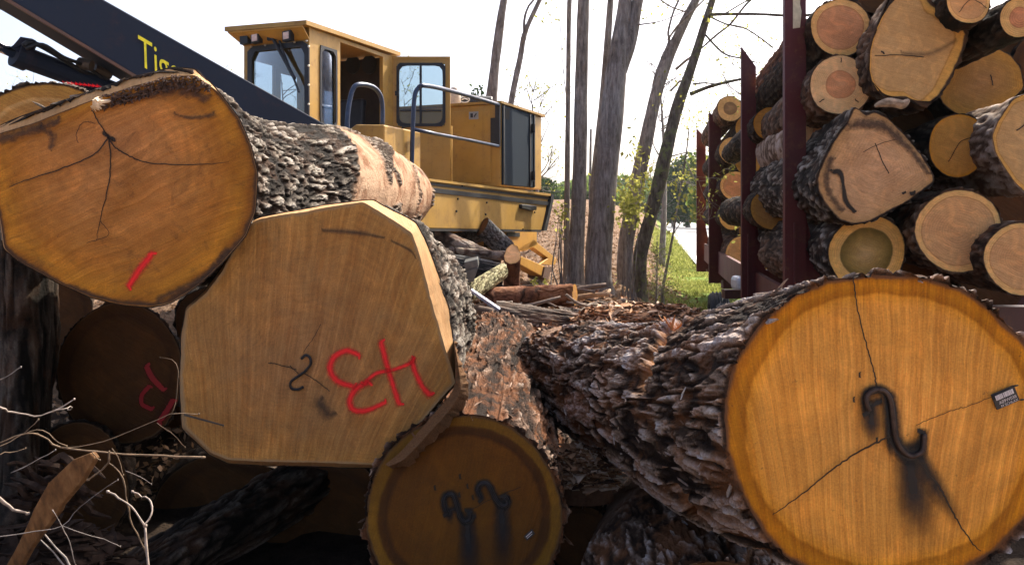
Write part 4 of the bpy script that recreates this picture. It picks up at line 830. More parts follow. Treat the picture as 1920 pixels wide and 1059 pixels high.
# hydraulic cylinder under the boom
m = MB(); m.tube([P(-140, 30, 6.3), P(40, 106, 6.75)], .044, 16); m.build('cylinder_rod', simple('chrome', (.75, .76, .8), .12, 1.0, .05), LD, smooth=True)
m = MB(); m.tube([P(28, 100, 6.70), P(52, 110, 6.78), P(54, 111, 6.79), P(215, 172, 7.3)], [.115, .115, .095, .088], 18); m.tube([P(30, 96, 6.68), P(44, 80, 6.7), P(60, 84, 6.8)], .05, 8); m.build('cylinder_barrel', BLU, LD, smooth=False)
m = MB(); m.tube([P(44, 86, 6.6), P(60, 80, 6.65), P(100, 100, 6.8), P(150, 132, 7.0), P(190, 150, 7.2)], .022, 8, sub=5); m.tube([P(48, 92, 6.6), P(80, 84, 6.65), P(120, 108, 6.8), P(160, 124, 7.0), P(200, 152, 7.2)], .016, 8, sub=5); m.build('hose', simple('rubber_hose', (.015, .015, .017), .6), LD, smooth=True)
m = MB(); m.tube([P(148, 118, 7.0), P(172, 124, 7.0)], .05, 10); m.tube([P(175, 128, 7.1), P(205, 142, 7.25)], .045, 10); m.build('hose_fitting', simple('fitting', (.12, .09, .07), .5, .4), LD)
# ================================================================== trailer
MAR = paint_mat('maroon_paint', (.075, .010, .010), dirt=(.05, .022, .014), dc=.6, rust=.35, rough=.5, sc=3, streak=.3, fade=(.11, .010, .014))
RUSTM = paint_mat('frame_rust', (.09, .03, .022), dirt=(.05, .03, .02), dc=.5, rust=.4)
def sx(y, s): return .18 * y + s
td = nrm([.18, 1, 0]); tn = np.array([td[1], -td[0], 0])       # along the trailer, to its right side
def TW(y, s, z): return np.array([sx(y, s), y, z])
TR = thing('log_trailer', 'maroon log trailer with upright stakes, loaded with two bundles of logs, parked at right', 'trailer', TW(9, 2.2, 0))
ZTOP = H + 1.86; ZB = H - 1.24
posts = [(5.85, ZTOP + .05, .50), (8.76, ZTOP, .50), (14.0, H + 1.83, H - 1.18), (18.2, H + 2.0, H - 1.27)]
for k, (y, zt, zb) in enumerate(posts):
    m = MB(); wd = .158 if k < 2 else .19; pk = TW(y, 1.03, 0); x0, x1 = pk[0] - wd / 2, pk[0] + wd / 2
    if k >= 2: x0, x1 = pk[0] - .085, pk[0] + .125
    sl = .22
    m.prism([(x0, y, zb), (x1, y, zb), (x1, y, zt - sl), (x0, y, zt)], (0, .05, 0)); m.prism([(x1 - .012, y + .052, zb), (x1, y + .052, zb), (x1, y + .052, zt - sl), (x1 - .012, y + .052, zt - sl)], (.0, .13, 0))
    if k < 2: m.prism([(x0 + .06, y - .03, zb), (x0 + .072, y - .03, zb), (x0 + .072, y - .03, H + .15 * (k == 0) - .2), (x0 + .06, y - .03, H + .15 * (k == 0) - .2)], (0, .029, 0))
    po = m.build('stake', MAR, TR, bevel=.004)
    if k == 0:
        m = MB(); q = lambda px, py: unplane(px, py, (0, y - .004, 0), np.array([0, -1., 0]))
        m.prism([q(1487, -30), q(1502, -30), q(1500, 8), q(1503, 22), q(1500, 52), q(1487, 54)], (0, .003, 0)); m.build('bare_patch', simple('cream_primer', (.62, .52, .34), .6), po)
    # brace plate beside the stake
    m = MB()
    if k < 2: m.prism([(x1 + .004, y + .02, H - .0 - .05 * k), (x1 + .30 - .06 * k, y + .02, zb + .0), (x1 + .004, y + .02, zb)], (0, .03, 0))
    else: m.prism([(x1 + .004, y + .02, H - .25), (x1 + .2, y + .02, zb + .05), (x1 + .004, y + .02, zb + .05)], (0, .03, 0))
    m.build('gusset', MAR, po)
    m = MB(); m.prism([TW(y + .02, 3.55, zb), TW(y + .02, 3.70, zb), TW(y + .02, 3.70, zt), TW(y + .02, 3.55, zt)], (0, .08, 0)); m.build('stake', MAR, TR)
    zk = .60 if k < 2 else .98; m = MB(); m.prism([TW(y + .06, 1.2, H - zk), TW(y + .06, 3.54, H - zk), TW(y + .06, 3.54, H - 1.28), TW(y + .06, 1.2, H - 1.28)], (0, .16, 0)); m.build('bunk', MAR, TR)
m = MB()
for s in (1.75, 2.9): m.prism([TW(4.2, s, H - 1.29), TW(19.5, s, H - 1.29), TW(19.5, s, H - 1.55), TW(4.2, s, H - 1.55)], tn * .12)
m.prism([TW(5.0, 1.25, H - .57), TW(5.0, 3.6, H - .57), TW(5.0, 3.6, H - .80), TW(5.0, 1.25, H - .80)], td * .12); m.prism([TW(5.02, 1.45, H - .805), TW(5.02, 3.5, H - .805), TW(5.02, 3.5, H - 1.5), TW(5.02, 1.45, H - 1.5)], td * .06)
m.build('chassis', RUSTM, TR)
m = MB(); m.prism([TW(5.9, 1.10, H - .62), TW(18, 1.10, H - .62), TW(18, 1.10, H - 1.0), TW(5.9, 1.10, H - 1.0)], tn * .05); m.build('side_rail', MAR, TR)
TYRE = simple('tyre_rubber', (.022, .024, .03), .75, 0, .3, 90)
def tyre(c, R, wd):
    m = MB(); prof = [(.62, -.5), (.9, -.52), (.98, -.42), (1.0, -.2), (1.0, .2), (.98, .42), (.9, .52), (.62, .5)]
    N = 40; V = []
    for k in range(N):
        a = k / N * 2 * math.pi
        for q, (r, u) in enumerate(prof): V.append(np.asarray(c) + R * r * (td * math.cos(a) + np.array([0, 0, math.sin(a)])) + tn * u * wd)
    n_ = len(prof); F_ = [(k * n_ + q, k * n_ + (q + 1) % n_, ((k + 1) % N) * n_ + (q + 1) % n_, ((k + 1) % N) * n_ + q) for k in range(N) for q in range(n_)]; m.add(V, F_)
    for u in (-.3, -.1, .1, .3): # tread ribs
        m.tube([np.asarray(c) + R * 1.012 * (td * math.cos(a) + np.array([0, 0, math.sin(a)])) + tn * u * wd for a in np.linspace(0, 2 * math.pi, 41)], .012, 4, cap=False)
    o = m.build('wheel', TYRE, TR)
    m = MB(); m.tube([np.asarray(c) - tn * wd * .4, np.asarray(c) + tn * wd * .4], R * .61, 20); m.build('rim', simple('rim_white', (.5, .5, .5), .5, .2), o)
for y, s in ((9.3, .84), (9.3, 3.4), (10.6, .84), (10.6, 3.4)): tyre(TW(y, s, .36), .37, .24)
m = MB(); m.prism([TW(9.15, .80, .80), TW(9.15, 3.4, .80), TW(9.15, 3.4, .90), TW(9.15, .80, .90)], (0, .15, 0)); m.build('axle_bar', RUSTM, TR)
m = MB(); m.prism([TW(9.6, .98, .84), TW(9.6, 1.5, .84), TW(9.6, 1.5, 1.0), TW(9.6, .98, 1.02)], (0, .3, 0)); m.build('air_tank', simple('white_metal', (.55, .58, .62), .4, .3), TR, bevel=.05)
# ------------------------------------------------------------------ load
def wm(nm, stops, **k): return face_mat('endgrain_' + nm, stops, **{**dict(ringn=16, ringc=.2, saw=(.3, 1), sawf=55, sawc=.2, gain=1.5, blotchc=.2, nscale=4, edge=(.09, .05, .03)), **k})
W_PINK = wm('pink', [(0, (.46, .24, .14)), (.20, (.42, .21, .12)), (.72, (.44, .23, .135)), (.78, (.36, .17, .09)), (.80, (.70, .44, .22)), (.97, (.68, .42, .2))])
W_PALE = wm('pale', [(0, (.50, .28, .17)), (.44, (.47, .24, .14)), (.47, (.34, .16, .09)), (.49, (.86, .58, .34)), (.97, (.85, .58, .34))], sawc=.2)
W_YEL = wm('yellowish', [(0, (.38, .25, .135)), (.86, (.37, .235, .12)), (.885, (.28, .15, .06)), (.9, (.42, .25, .10)), (.97, (.44, .26, .10))], blotch=(.28, .17, .08), ringc=.05)
W_TAN = wm('tan_worn', [(0, (.42, .26, .16)), (.8, (.38, .24, .14)), (.97, (.30, .19, .10))], blotch=(.26, .14, .07), blotchc=.5)
W_ORG = wm('orange', [(0, (.38, .21, .085)), (.9, (.37, .195, .07)), (.97, (.42, .20, .05))], blotchc=.15)
W_ROSE = wm('rosy', [(0, (.45, .25, .13)), (.80, (.47, .28, .15)), (.84, (.38, .20, .10)), (.86, (.58, .37, .18)), (.97, (.56, .36, .17))], blotch=(.40, .20, .11), blotchc=.35, ringc=.2)
W_OLIV = wm('olive_heart', [(0, (.34, .24, .13)), (.3, (.26, .18, .08)), (.58, (.13, .095, .035)), (.66, (.10, .075, .028)), (.70, (.52, .33, .15)), (.97, (.52, .32, .13))])
W_BRN = wm('brown', [(0, (.24, .14, .07)), (.7, (.26, .15, .06)), (.97, (.32, .18, .06))])
W_RING = wm('ringed', [(0, (.40, .20, .12)), (.5, (.36, .17, .10)), (.53, (.28, .14, .07)), (.56, (.46, .30, .15)), (.97, (.44, .28, .13))], ringn=9, ringc=.35)
PK = wm('dark_heart', [(0, (.26, .17, .10)), (.5, (.16, .10, .06)), (.55, (.48, .31, .16)), (.97, (.50, .33, .17))])
tl = []
def tlog(label, px, py, r, D, wood, bark=B_DARK, L_=4.0, o=None, pith=None, n=(-.05, -1, 0), grp='logs loaded on the trailer', cracks=(), nth=110, nt_=70, bt=.018, st=None, fp_out=False, rf=.9, nm='trailer_log', dx=0, dz=0, ry=None):
    out = o or ell(px, py, r, ry or r, 26, .025, len(tl) + 3)
    c = np.mean(np.array(out), 0); D2 = D + L_; C = P(c[0], c[1], D); e = C + np.array([.18 * L_ + dx, L_, dz]); px2, py2 = 960 + e[0] / e[1] * F, HOR - (e[2] - H) / e[1] * F
    R0 = r / F * D
    root, fp, nn = make_log(label, out, D, [(px2, py2, D2, R0 * rf / D2 * F)], bark, wood, n=n, cat='log', group=grp, nth=nth, nt_=nt_, bt=bt * 1.0, st=st or OAK, seed=100 + len(tl), pith=pith, name=nm, tpow=.6, nr=8, keep=.5)
    if cracks:
        for k, (pts, w_) in enumerate(cracks): m = MB(); stroke(m, fp, pts, w_, off=.009, jit=.4, sub=5, seed=k); m.build('crack', CRK, root)
    tl.append(root); return root, fp, nn
tlog('log with wide rosy-brown heart and pale rim, topmost beside the near maroon stake', 1576, 52, 55, 5.6, W_PINK, pith=(1572, 55))
tlog('very pale log with a small round pink heart beside the near maroon stake', 1576, 160, 57, 5.5, W_PALE, B_BROWN, pith=(1576, 160), cracks=[([(1576, 110), (1576, 117)], 2.5), ([(1536, 192), (1544, 187)], 2.5), ([(1603, 187), (1608, 192)], 2.5)])
big_o = [(1655, 30), (1668, -5), (1690, -22), (1735, -16), (1742, 8), (1765, 20), (1795, 42), (1812, 58), (1808, 85), (1795, 118), (1780, 148), (1762, 178), (1735, 201), (1712, 200), (1706, 182), (1668, 182), (1640, 168), (1630, 140), (1632, 95), (1640, 62)]
r_, f_, n_ = tlog('largest yellowish flat-sided log end high on the trailer load', 1720, 95, 92, 5.2, W_YEL, B_BROWN, o=big_o, pith=(1655, 100), cracks=[([(1640, 105), (1690, 104), (1730, 108)], 2.0), ([(1652, 98), (1656, 101)], 4)], bt=.03)
m = MB(); stroke(m, f_, [(1690, 100), (1740, 102), (1790, 78)], [10, 16, 10], off=.0085); m.build('smudge', decal_mat('grey_smudge', (.18, .11, .05), soft=1, alpha=.5), r_)
tlog('small cut log at the very top of the load with two fine cracks', 1816, 2, 42, 5.0, W_ROSE, B_DARK, cracks=[([(1797, 24), (1807, 10), (1818, 1), (1832, 4), (1848, 16)], 1.8)])
tlog('dark-barked log with ringed pink heart in the top right corner', 1913, 34, 38, 4.9, W_RING, B_DARK, L_=4.4, dx=-.2, bt=.022)
tlog('broad brown log end behind the largest yellowish one', 1842, 155, 74, 5.9, W_BRN, o=[(1802, 92), (1830, 82), (1862, 86), (1895, 104), (1914, 128), (1920, 165), (1905, 180), (1870, 200), (1845, 222), (1825, 222), (1790, 212), (1768, 195), (1762, 180), (1775, 140)], cracks=[([(1856, 142), (1860, 160)], 3)])
tlog('orange-yellow log end with a bent crack, right of the triangular one', 1797, 272, 56, 5.3, W_ORG, B_DARK, o=ell(1797, 273, 56, 60, 26, .02, 9), cracks=[([(1777, 303), (1790, 280), (1800, 266), (1820, 258), (1838, 248)], 1.8)], bt=.012)
tlog('tan sawn log half cut off by the right edge of the load', 1905, 285, 80, 4.9, W_YEL, B_PALE, o=[(1860, 255), (1872, 226), (1900, 185), (1925, 175), (1990, 190), (2010, 270), (1980, 350), (1930, 368), (1905, 345), (1880, 310), (1866, 285)], cracks=[([(1905, 245), (1930, 225)], 3)])
tri_o = [(1532, 338), (1540, 312), (1562, 268), (1588, 232), (1604, 198), (1622, 218), (1640, 210), (1665, 222), (1700, 258), (1728, 292), (1746, 322), (1752, 340), (1735, 352), (1700, 378), (1660, 398), (1630, 415), (1600, 420), (1572, 412), (1550, 385), (1536, 362)]
r_, f_, n_ = tlog('triangular weathered log end with a jagged hollow, middle of the trailer load', 1640, 330, 95, 4.95, W_TAN, B_OAK, o=tri_o, pith=(1655, 310), bt=.028, cracks=[([(1640, 270), (1652, 300), (1665, 325)], 2.5), ([(1618, 285), (1650, 270), (1680, 262)], 1.5), ([(1560, 322), (1574, 324), (1580, 345), (1585, 375), (1600, 396)], [10, 14, 7, 12, 9]), ([(1708, 364), (1712, 362)], 9), ([(1692, 363), (1696, 361)], 5)], nth=160)
m = MB(); stroke(m, f_, [(1592, 236), (1625, 232), (1660, 240), (1700, 275), (1740, 325)], [20, 30, 26, 20, 12], off=.009); stroke(m, f_, [(1556, 300), (1550, 350), (1575, 392)], [20, 18, 16], off=.009); m.build('fibre_stain', HAIRY, r_)
m = MB(); m.add([f_(1652, 212, -.01), f_(1640, 225, -.01), f_(1690, 285, -.01), f_(1752, 338, -.01), f_(1752, 322, -.22), f_(1712, 262, -.22)], [(0, 1, 2, 5), (5, 2, 3, 4)]); m.build('sawn_facet', simple('facet_wood', (.5, .4, .3), .8, 0, .4, 12), r_)
tlog('round log end with olive-dark heart and pale rim, resting low just above the foreground log', 1626, 474, 72, 5.2, W_OLIV, B_OAK, pith=(1622, 478), bt=.022)
tlog('clean round rosy log end with dark bark, right of the olive-hearted one', 1798, 433, 80, 5.0, W_ROSE, B_BROWN, pith=(1796, 434), bt=.024)
tlog('rosy log end cut off by the right edge, lowest on the load', 1916, 486, 70, 4.8, W_ROSE, B_BROWN, cracks=[])
def tl3(label, D, s, z, r, L_, wood, bark, **k):
    return tlog(label, 960 + F * sx(D, s) / D, HOR - F * z / D, r / D * F, D, wood, bark, L_=L_, **k)
tl3('pale peeled log in the side of the load, between the two nearest stakes', 6.3, 1.36, .66, .24, 2.3, W_PALE, B_PALE, rf=1.1, st=SMOO, bt=.01)
tl3('shaggy brown log high in the side of the load, between the two nearest stakes', 6.6, 1.40, 1.40, .27, 2.1, W_BRN, B_RED, rf=1.1, st=SHAG, bt=.03)
tl3('rough log at the bottom of the load between the two nearest stakes', 6.3, 1.36, -.36, .24, 2.1, W_BRN, B_BROWN, rf=1.05, st=PLATY, bt=.03)
tlog('brown cracked log end set back between the two nearest stakes', 1448, 392, 40, 8.0, W_BRN, B_DARK, cracks=[([(1436, 375), (1444, 390), (1455, 394)], 2)])
tlog('tan log end set back below the shaggy log between the two nearest stakes', 1442, 232, 30, 8.2, W_ORG, B_DARK)
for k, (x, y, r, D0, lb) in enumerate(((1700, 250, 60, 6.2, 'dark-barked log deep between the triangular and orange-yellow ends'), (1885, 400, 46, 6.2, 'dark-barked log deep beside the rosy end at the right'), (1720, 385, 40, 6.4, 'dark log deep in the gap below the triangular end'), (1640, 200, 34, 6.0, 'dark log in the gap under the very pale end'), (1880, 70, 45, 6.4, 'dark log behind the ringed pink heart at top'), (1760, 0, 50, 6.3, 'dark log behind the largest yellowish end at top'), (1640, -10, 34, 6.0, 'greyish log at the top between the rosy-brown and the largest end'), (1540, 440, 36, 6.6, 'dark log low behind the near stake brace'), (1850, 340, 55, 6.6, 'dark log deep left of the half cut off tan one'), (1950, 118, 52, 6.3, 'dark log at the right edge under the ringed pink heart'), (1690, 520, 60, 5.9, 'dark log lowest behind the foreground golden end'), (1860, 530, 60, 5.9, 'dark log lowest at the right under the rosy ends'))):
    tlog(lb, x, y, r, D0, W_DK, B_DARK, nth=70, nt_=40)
# driftwood splinter in the load
m = MB(); m.tube([P(1640, 200, 4.9), P(1665, 192, 4.88), P(1690, 196, 4.88), P(1704, 188, 4.88)], [.012, .03, .03, .012], 8, sub=4, wob=.4); tag(m.build('bark_strip', simple('grey_bark_strip', (.30, .21, .14), .9, 0, .5, 25)), 'twisted grey bark strip lying on the triangular log end', 'bark strip')
# second bundle, further ahead
S2 = 'logs in the far trailer bundle'
for px, py, r, wd, bk2, lb in ((1369, 204, 24, PK, B_BROWN, 'topmost end of the far bundle, dark heart with pale rim'), (1373, 282, 25, W_RING, B_DARK, 'second end from the top of the far bundle, brown wavy heart'), (1377, 348, 27, W_PINK, B_DARK, 'third end from the top of the far bundle, pink'), (1373, 407, 24, W_OLIV, B_DARK, 'fourth end from the top of the far bundle, ringed olive and tan'), (1392, 473, 31, W_ROSE, B_BROWN, 'lowest end of the far bundle, orange-pink with shaggy bark')):
    tlog(lb, px, py, r, 13.0, wd, bk2, grp=S2, L_=5, nth=70, nt_=50)
for x, y, r, lb in ((1402, 240, 24, 'between the two upper'), (1404, 300, 28, 'beside the second'), (1408, 375, 28, 'beside the pink'), (1412, 430, 26, 'above the lowest'), (1415, 500, 26, 'under the near bundle')):
    tlog('far-bundle log mostly hidden by the second stake, ' + lb, x, y, r, 13.2, W_BRN, B_DARK, grp=S2, L_=5, nth=50, nt_=30)

# ================================================================== logs and junk in the middle distance
MG = 'scattered logs and limbs beside the loader'
def mlog(label, a, b, D0, D1, r0, r1, bark, wood, n, st=OAK, nth=110, nt_=80, o=None, bt=.02, **k):
    dD = 0
    return make_log(label, o or (a[0], a[1], r0), D0, [((a[0] * .5 + b[0] * .5) + k.pop('bow', 0), a[1] * .5 + b[1] * .5, (D0 + D1) / 2, (r0 + r1) / 2), (b[0], b[1], D1, r1)], bark, wood, n=n, group=MG, nth=nth, nt_=nt_, bt=bt, st=st, seed=int(a[0] + a[1]), nr=6, tpow=.2, **k)
B_GREY = bark_mat('bark_silver', [(0, (.05, .035, .028)), (.5, (.22, .18, .155)), (1, (.48, .43, .38))], orc=.2, lichen=(.4, .34, .2), licc=.4)
B_LICH = bark_mat('bark_lichen', [(0, (.05, .04, .02)), (.5, (.26, .24, .13)), (1, (.55, .52, .35))], orc=.1, lichen=(.45, .43, .25), licc=.8)
B_SLATE = bark_mat('bark_slate', [(0, (.02, .02, .02)), (.5, (.10, .10, .10)), (1, (.22, .23, .24))], orc=.1)
mlog('short reddish log standing upright with a slanted cut face, beside the yellow stabiliser', (960, 477), (959, 560), 9.0, 9.12, 16, 16, B_RED, W_TAN, (0, -.78, .62), o=[(945, 480), (950, 466), (960, 457), (970, 462), (976, 475), (976, 486), (968, 493), (956, 495), (947, 490)], st=SMOO, bt=.006, nt_=40)
mlog('brown peeled log lying crosswise in front of the upright short log', (1078, 552), (915, 562), 8.8, 8.5, 20, 20, B_RED, W_BRN, (.95, -.3, .05), st=SMOO, bt=.012, nth=140, nt_=140)
mlog('lichen-covered pale log slanting left of the upright short log', (878, 550), (944, 508), 7.9, 8.9, 17, 13, B_LICH, W_DK, (-.8, -.6, 0), st=FINE, bt=.012)
mlog('bleached grey limb running down to the right under the loader deck', (815, 440), (938, 492), 9.6, 9.6, 17, 15, B_GREY, W_TAN, (-1, -.1, 0), st=SMOO, bt=.01, bow=0)
mlog('slate-grey log behind the upright short log', (905, 425), (952, 470), 10.2, 9.8, 20, 18, B_SLATE, W_DK, (-.8, -.3, .5), st=FINE, bt=.01)
mlog('thin pale limb lying over the dark driftwood', (842, 470), (950, 480), 9.5, 9.3, 7, 9, B_GREY, W_TAN, (-1, -.2, 0), st=SMOO, bt=.004, nth=50)
mlog('dark split driftwood log left of the slanting lichen log', (852, 505), (938, 520), 9.2, 9.2, 24, 26, B_SLATE, W_BRN, (-1, -.2, 0), st=SHAG, bt=.03)
mlog('reddish split log left of the bleached limb', (838, 478), (900, 486), 9.9, 9.6, 12, 14, B_RED, W_TAN, (-.9, -.4, 0), st=SMOO, bt=.01)
mlog('knobbly grey log with an orange broken end in front of the crosswise log', (1094, 603), (935, 585), 7.6, 7.0, 14, 18, B_GREY, W_ORG, (.9, -.4, .1), st=SHAG, bt=.03, nth=130, nt_=140)
mlog('mossy grey limb behind the knobbly log', (1045, 583), (1130, 592), 8.2, 8.6, 9, 7, B_GREY, W_DK, (-.8, -.5, 0), st=FINE, bt=.006, nth=60)
mlog('small brown log standing behind the deck pedestal', (880, 436), (884, 470), 11.5, 11.6, 8, 8, B_RED, W_TAN, (0, -.4, .9), st=SMOO, bt=.004, nth=50, nt_=30)
mlog('thin pale upright stick under the deck', (912, 434), (912, 468), 11.8, 11.9, 5, 5, B_LICH, W_TAN, (0, -.4, .9), st=SMOO, bt=.003, nth=40, nt_=30)
mlog('rounded dark log under the left end of the deck', (850, 452), (905, 440), 10.8, 11.6, 13, 12, B_SLATE, W_BRN, (-.5, -.8, 0), st=FINE, bt=.008, nth=70)
m = MB(); m.prism([P(880, 546, 6.9), P(884, 543, 6.9), P(938, 580, 6.6), P(934, 585, 6.6)], (.0, .05, .01)); tag(m.build('metal_bar', simple('bright_steel', (.62, .68, .8), .25, .8, .1), bevel=.004), 'bright steel bar lying among the logs', 'metal bar')
m = MB(); m.prism([P(870, 492, 7.8), P(895, 486, 7.8), P(897, 500, 7.8), P(872, 508, 7.8)], (0, .2, .02)); m.prism([P(872, 508.5, 7.8), P(897, 500.5, 7.8), P(888, 528, 7.8), P(878, 530, 7.8)], (0, .2, .02)); tag(m.build('metal_bracket', simple('dull_steel', (.14, .15, .15), .4, .6), bevel=.005), 'dull steel bracket wedged in the limbs at the edge of the log painted 43', 'bracket')
# ================================================================== trees
B_TREE = NT('tree_bark'); n = B_TREE; co = n.obj(); z = n.vm('MULTIPLY', co, (1, 1, .18)); f1 = n.noise(z, 26, 5, .65); f2 = n.noise(co, 2.5, 4, .6); f3 = n.noise(co, 50, 3, .7)
c_ = n.ramp(f1, [(.3, (.10, .085, .078)), (.5, (.25, .22, .20)), (.7, (.40, .36, .335))]); c_ = n.mix(rr(n, f2, .4, .7), c_, n.mix(1.0, c_, (.62, .56, .52), 'MULTIPLY')); c_ = n.mix(n.math('MULTIPLY', rr(n, f3, .6, .68), .5), c_, (.4, .38, .33)); n.bump(n.math('ADD', f1, n.math('MULTIPLY', f3, .3)), .9, .03); n.fin(c_, .9, 0, .2); TB = n.m
n = NT('tree_bark_mossy'); co = n.obj(); z = n.vm('MULTIPLY', co, (1, 1, .3)); f1 = n.noise(z, 22, 5, .65); f2 = n.noise(co, 9, 5, .7)
c_ = n.ramp(f1, [(.3, (.04, .03, .025)), (.5, (.11, .09, .07)), (.7, (.20, .17, .14))]); c_ = n.mix(rr(n, f2, .52, .62), c_, (.16, .17, .07)); n.bump(f1, .9, .03); n.fin(c_, .9, 0, .2); TB2 = n.m
def leafmat(nm, c0, c1, tr=.45):
    n = NT(nm); r = n.attr('lr'); c = n.ramp(r, [(0, c0), (1, c1)]); d = n.n('BsdfDiffuse'); n.set(d.inputs[0], c); t = n.n('BsdfTranslucent'); n.set(t.inputs[0], c); ms = n.n('MixShader'); ms.inputs[0].default_value = tr
    n.L(d.outputs[0], ms.inputs[1]); n.L(t.outputs[0], ms.inputs[2]); n.L(ms.outputs[0], n.out.inputs[0]); return n.m
LF = leafmat('spring_leaf', (.18, .19, .04), (.40, .38, .10), .5); LFD = leafmat('dark_leaf', (.03, .055, .02), (.07, .11, .03), .3); LFM = leafmat('mid_leaf', (.07, .12, .02), (.20, .27, .05), .45)
LFB = leafmat('brown_leaf', (.16, .09, .045), (.42, .28, .18), .2); GRS = leafmat('grass_blade', (.13, .16, .03), (.38, .38, .12), .5)
def leaves(m, C, size, rg, aspect=.55, mat=0):
    """C (n,3) centres -> random quads"""
    C = np.asarray(C); n_ = len(C); a = rg.normal(0, 1, (n_, 3)); a /= np.linalg.norm(a, axis=1)[:, None]; b = np.cross(a, rg.normal(0, 1, (n_, 3))); b /= np.linalg.norm(b, axis=1)[:, None] + 1e-9
    s = (size * rg.uniform(.6, 1.3, n_))[:, None] / 2; V = np.stack([C - a * s, C - b * s * aspect, C + a * s, C + b * s * aspect], 1).reshape(-1, 3)
    k = np.arange(n_)[:, None] * 4 + np.arange(4)[None]; m.add(V, k, mat, lr=np.repeat(rg.uniform(0, 1, n_), 4)); return m
def px_tube(m, pts, D, seg=8, sub=5, D1=None, wob=.08, wk=1.0, lumpy=0):
    """pts (px,py,width px)"""
    n_ = len(pts); Ds = np.linspace(D, D1 if D1 else D, n_)
    P3 = [P(a, b, d) for (a, b, c), d in zip(pts, Ds)]; R = [c / 2 / F * d * wk for (a, b, c), d in zip(pts, Ds)]
    m.tube(P3, R, seg, sub=sub, wob=wob); return m
def twig(m, p, d, L_, r, depth, rg, tips, bend=.35):
    pts = [p]; q = p.copy(); dd = nrm(d); k = 4
    for i in range(k): dd = nrm(dd + rg.normal(0, bend, 3) * .5 + np.array([0, 0, .05])); q = q + dd * L_ / k; pts.append(q.copy())
    m.tube(pts, np.linspace(r, r * .45, k + 1), 4 if depth < 2 else 5, cap=False)
    if depth <= 0: tips.append(q); tips.append(pts[2]); return
    for i in range(rg.randint(2, 4)):
        at = rg.randint(1, k + 1); s = nrm(dd + rg.normal(0, .8, 3)); twig(m, pts[at], s, L_ * rg.uniform(.45, .75), r * .5, depth - 1, rg, tips, bend)
TG = 'bare-trunked trees between the loader and the trailer'
def tree(label, trunks, D, branches=(), mat=TB, nleaf=0, seed=0, flare=1.5, lf=LF, lsize=.07, extra=0, cat='tree', group=TG, seg=16, twl=1.1):
    rg = np.random.RandomState(seed); b0 = trunks[0][0]; x0 = (b0[0] - 960) / F * D; g = gz(x0, D) - .1
    root = thing('tree', label, cat, (x0, D, g), group)
    pyg = HOR + (H - g) / D * F
    m = MB()
    for k, t in enumerate(trunks):
        t = list(t)
        if k == 0:
            t = [(b0[0] - 1, pyg + 6, b0[2] * flare * 1.15), (b0[0], pyg - 22 * 12 / D, b0[2] * 1.12)] + t
        # carry the trunk on above the frame
        a, b = t[-2], t[-1]
        if b[1] <= 0:
            for q in (1, 2, 3): dx_ = (b[0] - a[0]) / max(1, a[1] - b[1]) * 130; t.append((b[0] + dx_ * q + rg.normal(0, 5), b[1] - 130 * q, b[2] * (1 - .22 * q)))
        px_tube(m, t, D, seg, 7, wob=.12)
    m.build('trunk', mat, root, smooth=True)
    tips = []
    if branches or extra:
        m = MB()
        for br in branches:
            px_tube(m, br[0], D, 7, 5, D1=br[1] if len(br) > 1 else D - .6, wob=.1)
            P3 = [P(a, b, D - .3) for a, b, c in br[0]]
            for _ in range(3):
                i = rg.randint(1, len(P3)); d = nrm(P3[i] - P3[i - 1]); rb = br[0][i][2] / 2 / F * D * .5
                if twl > 0: twig(m, P3[i], d + rg.normal(0, .7, 3), rg.uniform(.3, .7) * twl, max(rb * .6, .004), 2, rg, tips)
        for _ in range(extra):
            t = trunks[rg.randint(len(trunks))]; q = t[-1]; py = rg.uniform(-330, -20); d = nrm([rg.normal(0, 1), rg.normal(0, .8), .5]); twig(m, P(q[0] + (q[0] - t[-2][0]) / max(1, t[-2][1] - q[1]) * (-py), py, D), d, 1.8, .03, 3, rg, tips)
        m.build('branches', mat, root, smooth=True)
    if nleaf and tips:
        T = np.array(tips); idx = rg.randint(0, len(T), nleaf); m = MB(); leaves(m, T[idx] + rg.normal(0, .09, (nleaf, 3)), np.full(nleaf, lsize), rg); m.build('leaves', lf, root)
    return root, tips
tree('slim trunk rising behind the engine housing, left of the two there', [[(905, 420, 26), (912, 300, 24), (922, 180, 21), (932, 90, 18), (945, 0, 13)]], 16, seed=1, extra=2, nleaf=60)
tree('slender forked trunk leaning right behind the engine housing', [[(930, 420, 15), (945, 300, 14), (958, 195, 12), (975, 110, 11), (985, 60, 9), (1012, 0, 8)], [(984, 75, 6), (983, 40, 5), (990, 15, 4), (1005, -5, 4)]], 17, seed=2, extra=2, nleaf=80)
tree('thinnest straight trunk just right of the loader', [[(1063, 480, 14), (1063, 400, 11), (1065, 200, 9), (1068, 0, 9)]], 12.6, [([(1065, 210, 2), (1055, 120, 1.5), (1050, 40, 1.5)],)], seed=3, nleaf=40)
tree('straight pale trunk second from the loader', [[(1080, 480, 30), (1086, 350, 27), (1090, 150, 24), (1094, 0, 22)]], 12.2, seed=4)
tree('curved narrow trunk pressed against the big double trunk', [[(1108, 480, 22), (1118, 330, 19), (1132, 180, 16), (1145, 0, 12)]], 12.4, seed=5)
tree('thick trunk that forks into two near the top, largest of the clump', [[(1122, 500, 48), (1130, 400, 44), (1142, 280, 42), (1155, 140, 40), (1165, 60, 30), (1172, 0, 26)], [(1160, 140, 26), (1178, 90, 26), (1188, 40, 24), (1196, 0, 21)]], 11.6, [([(1185, 48, 4), (1240, 40, 2), (1290, 18, 2)],)], seed=6, flare=1.5, nleaf=20)
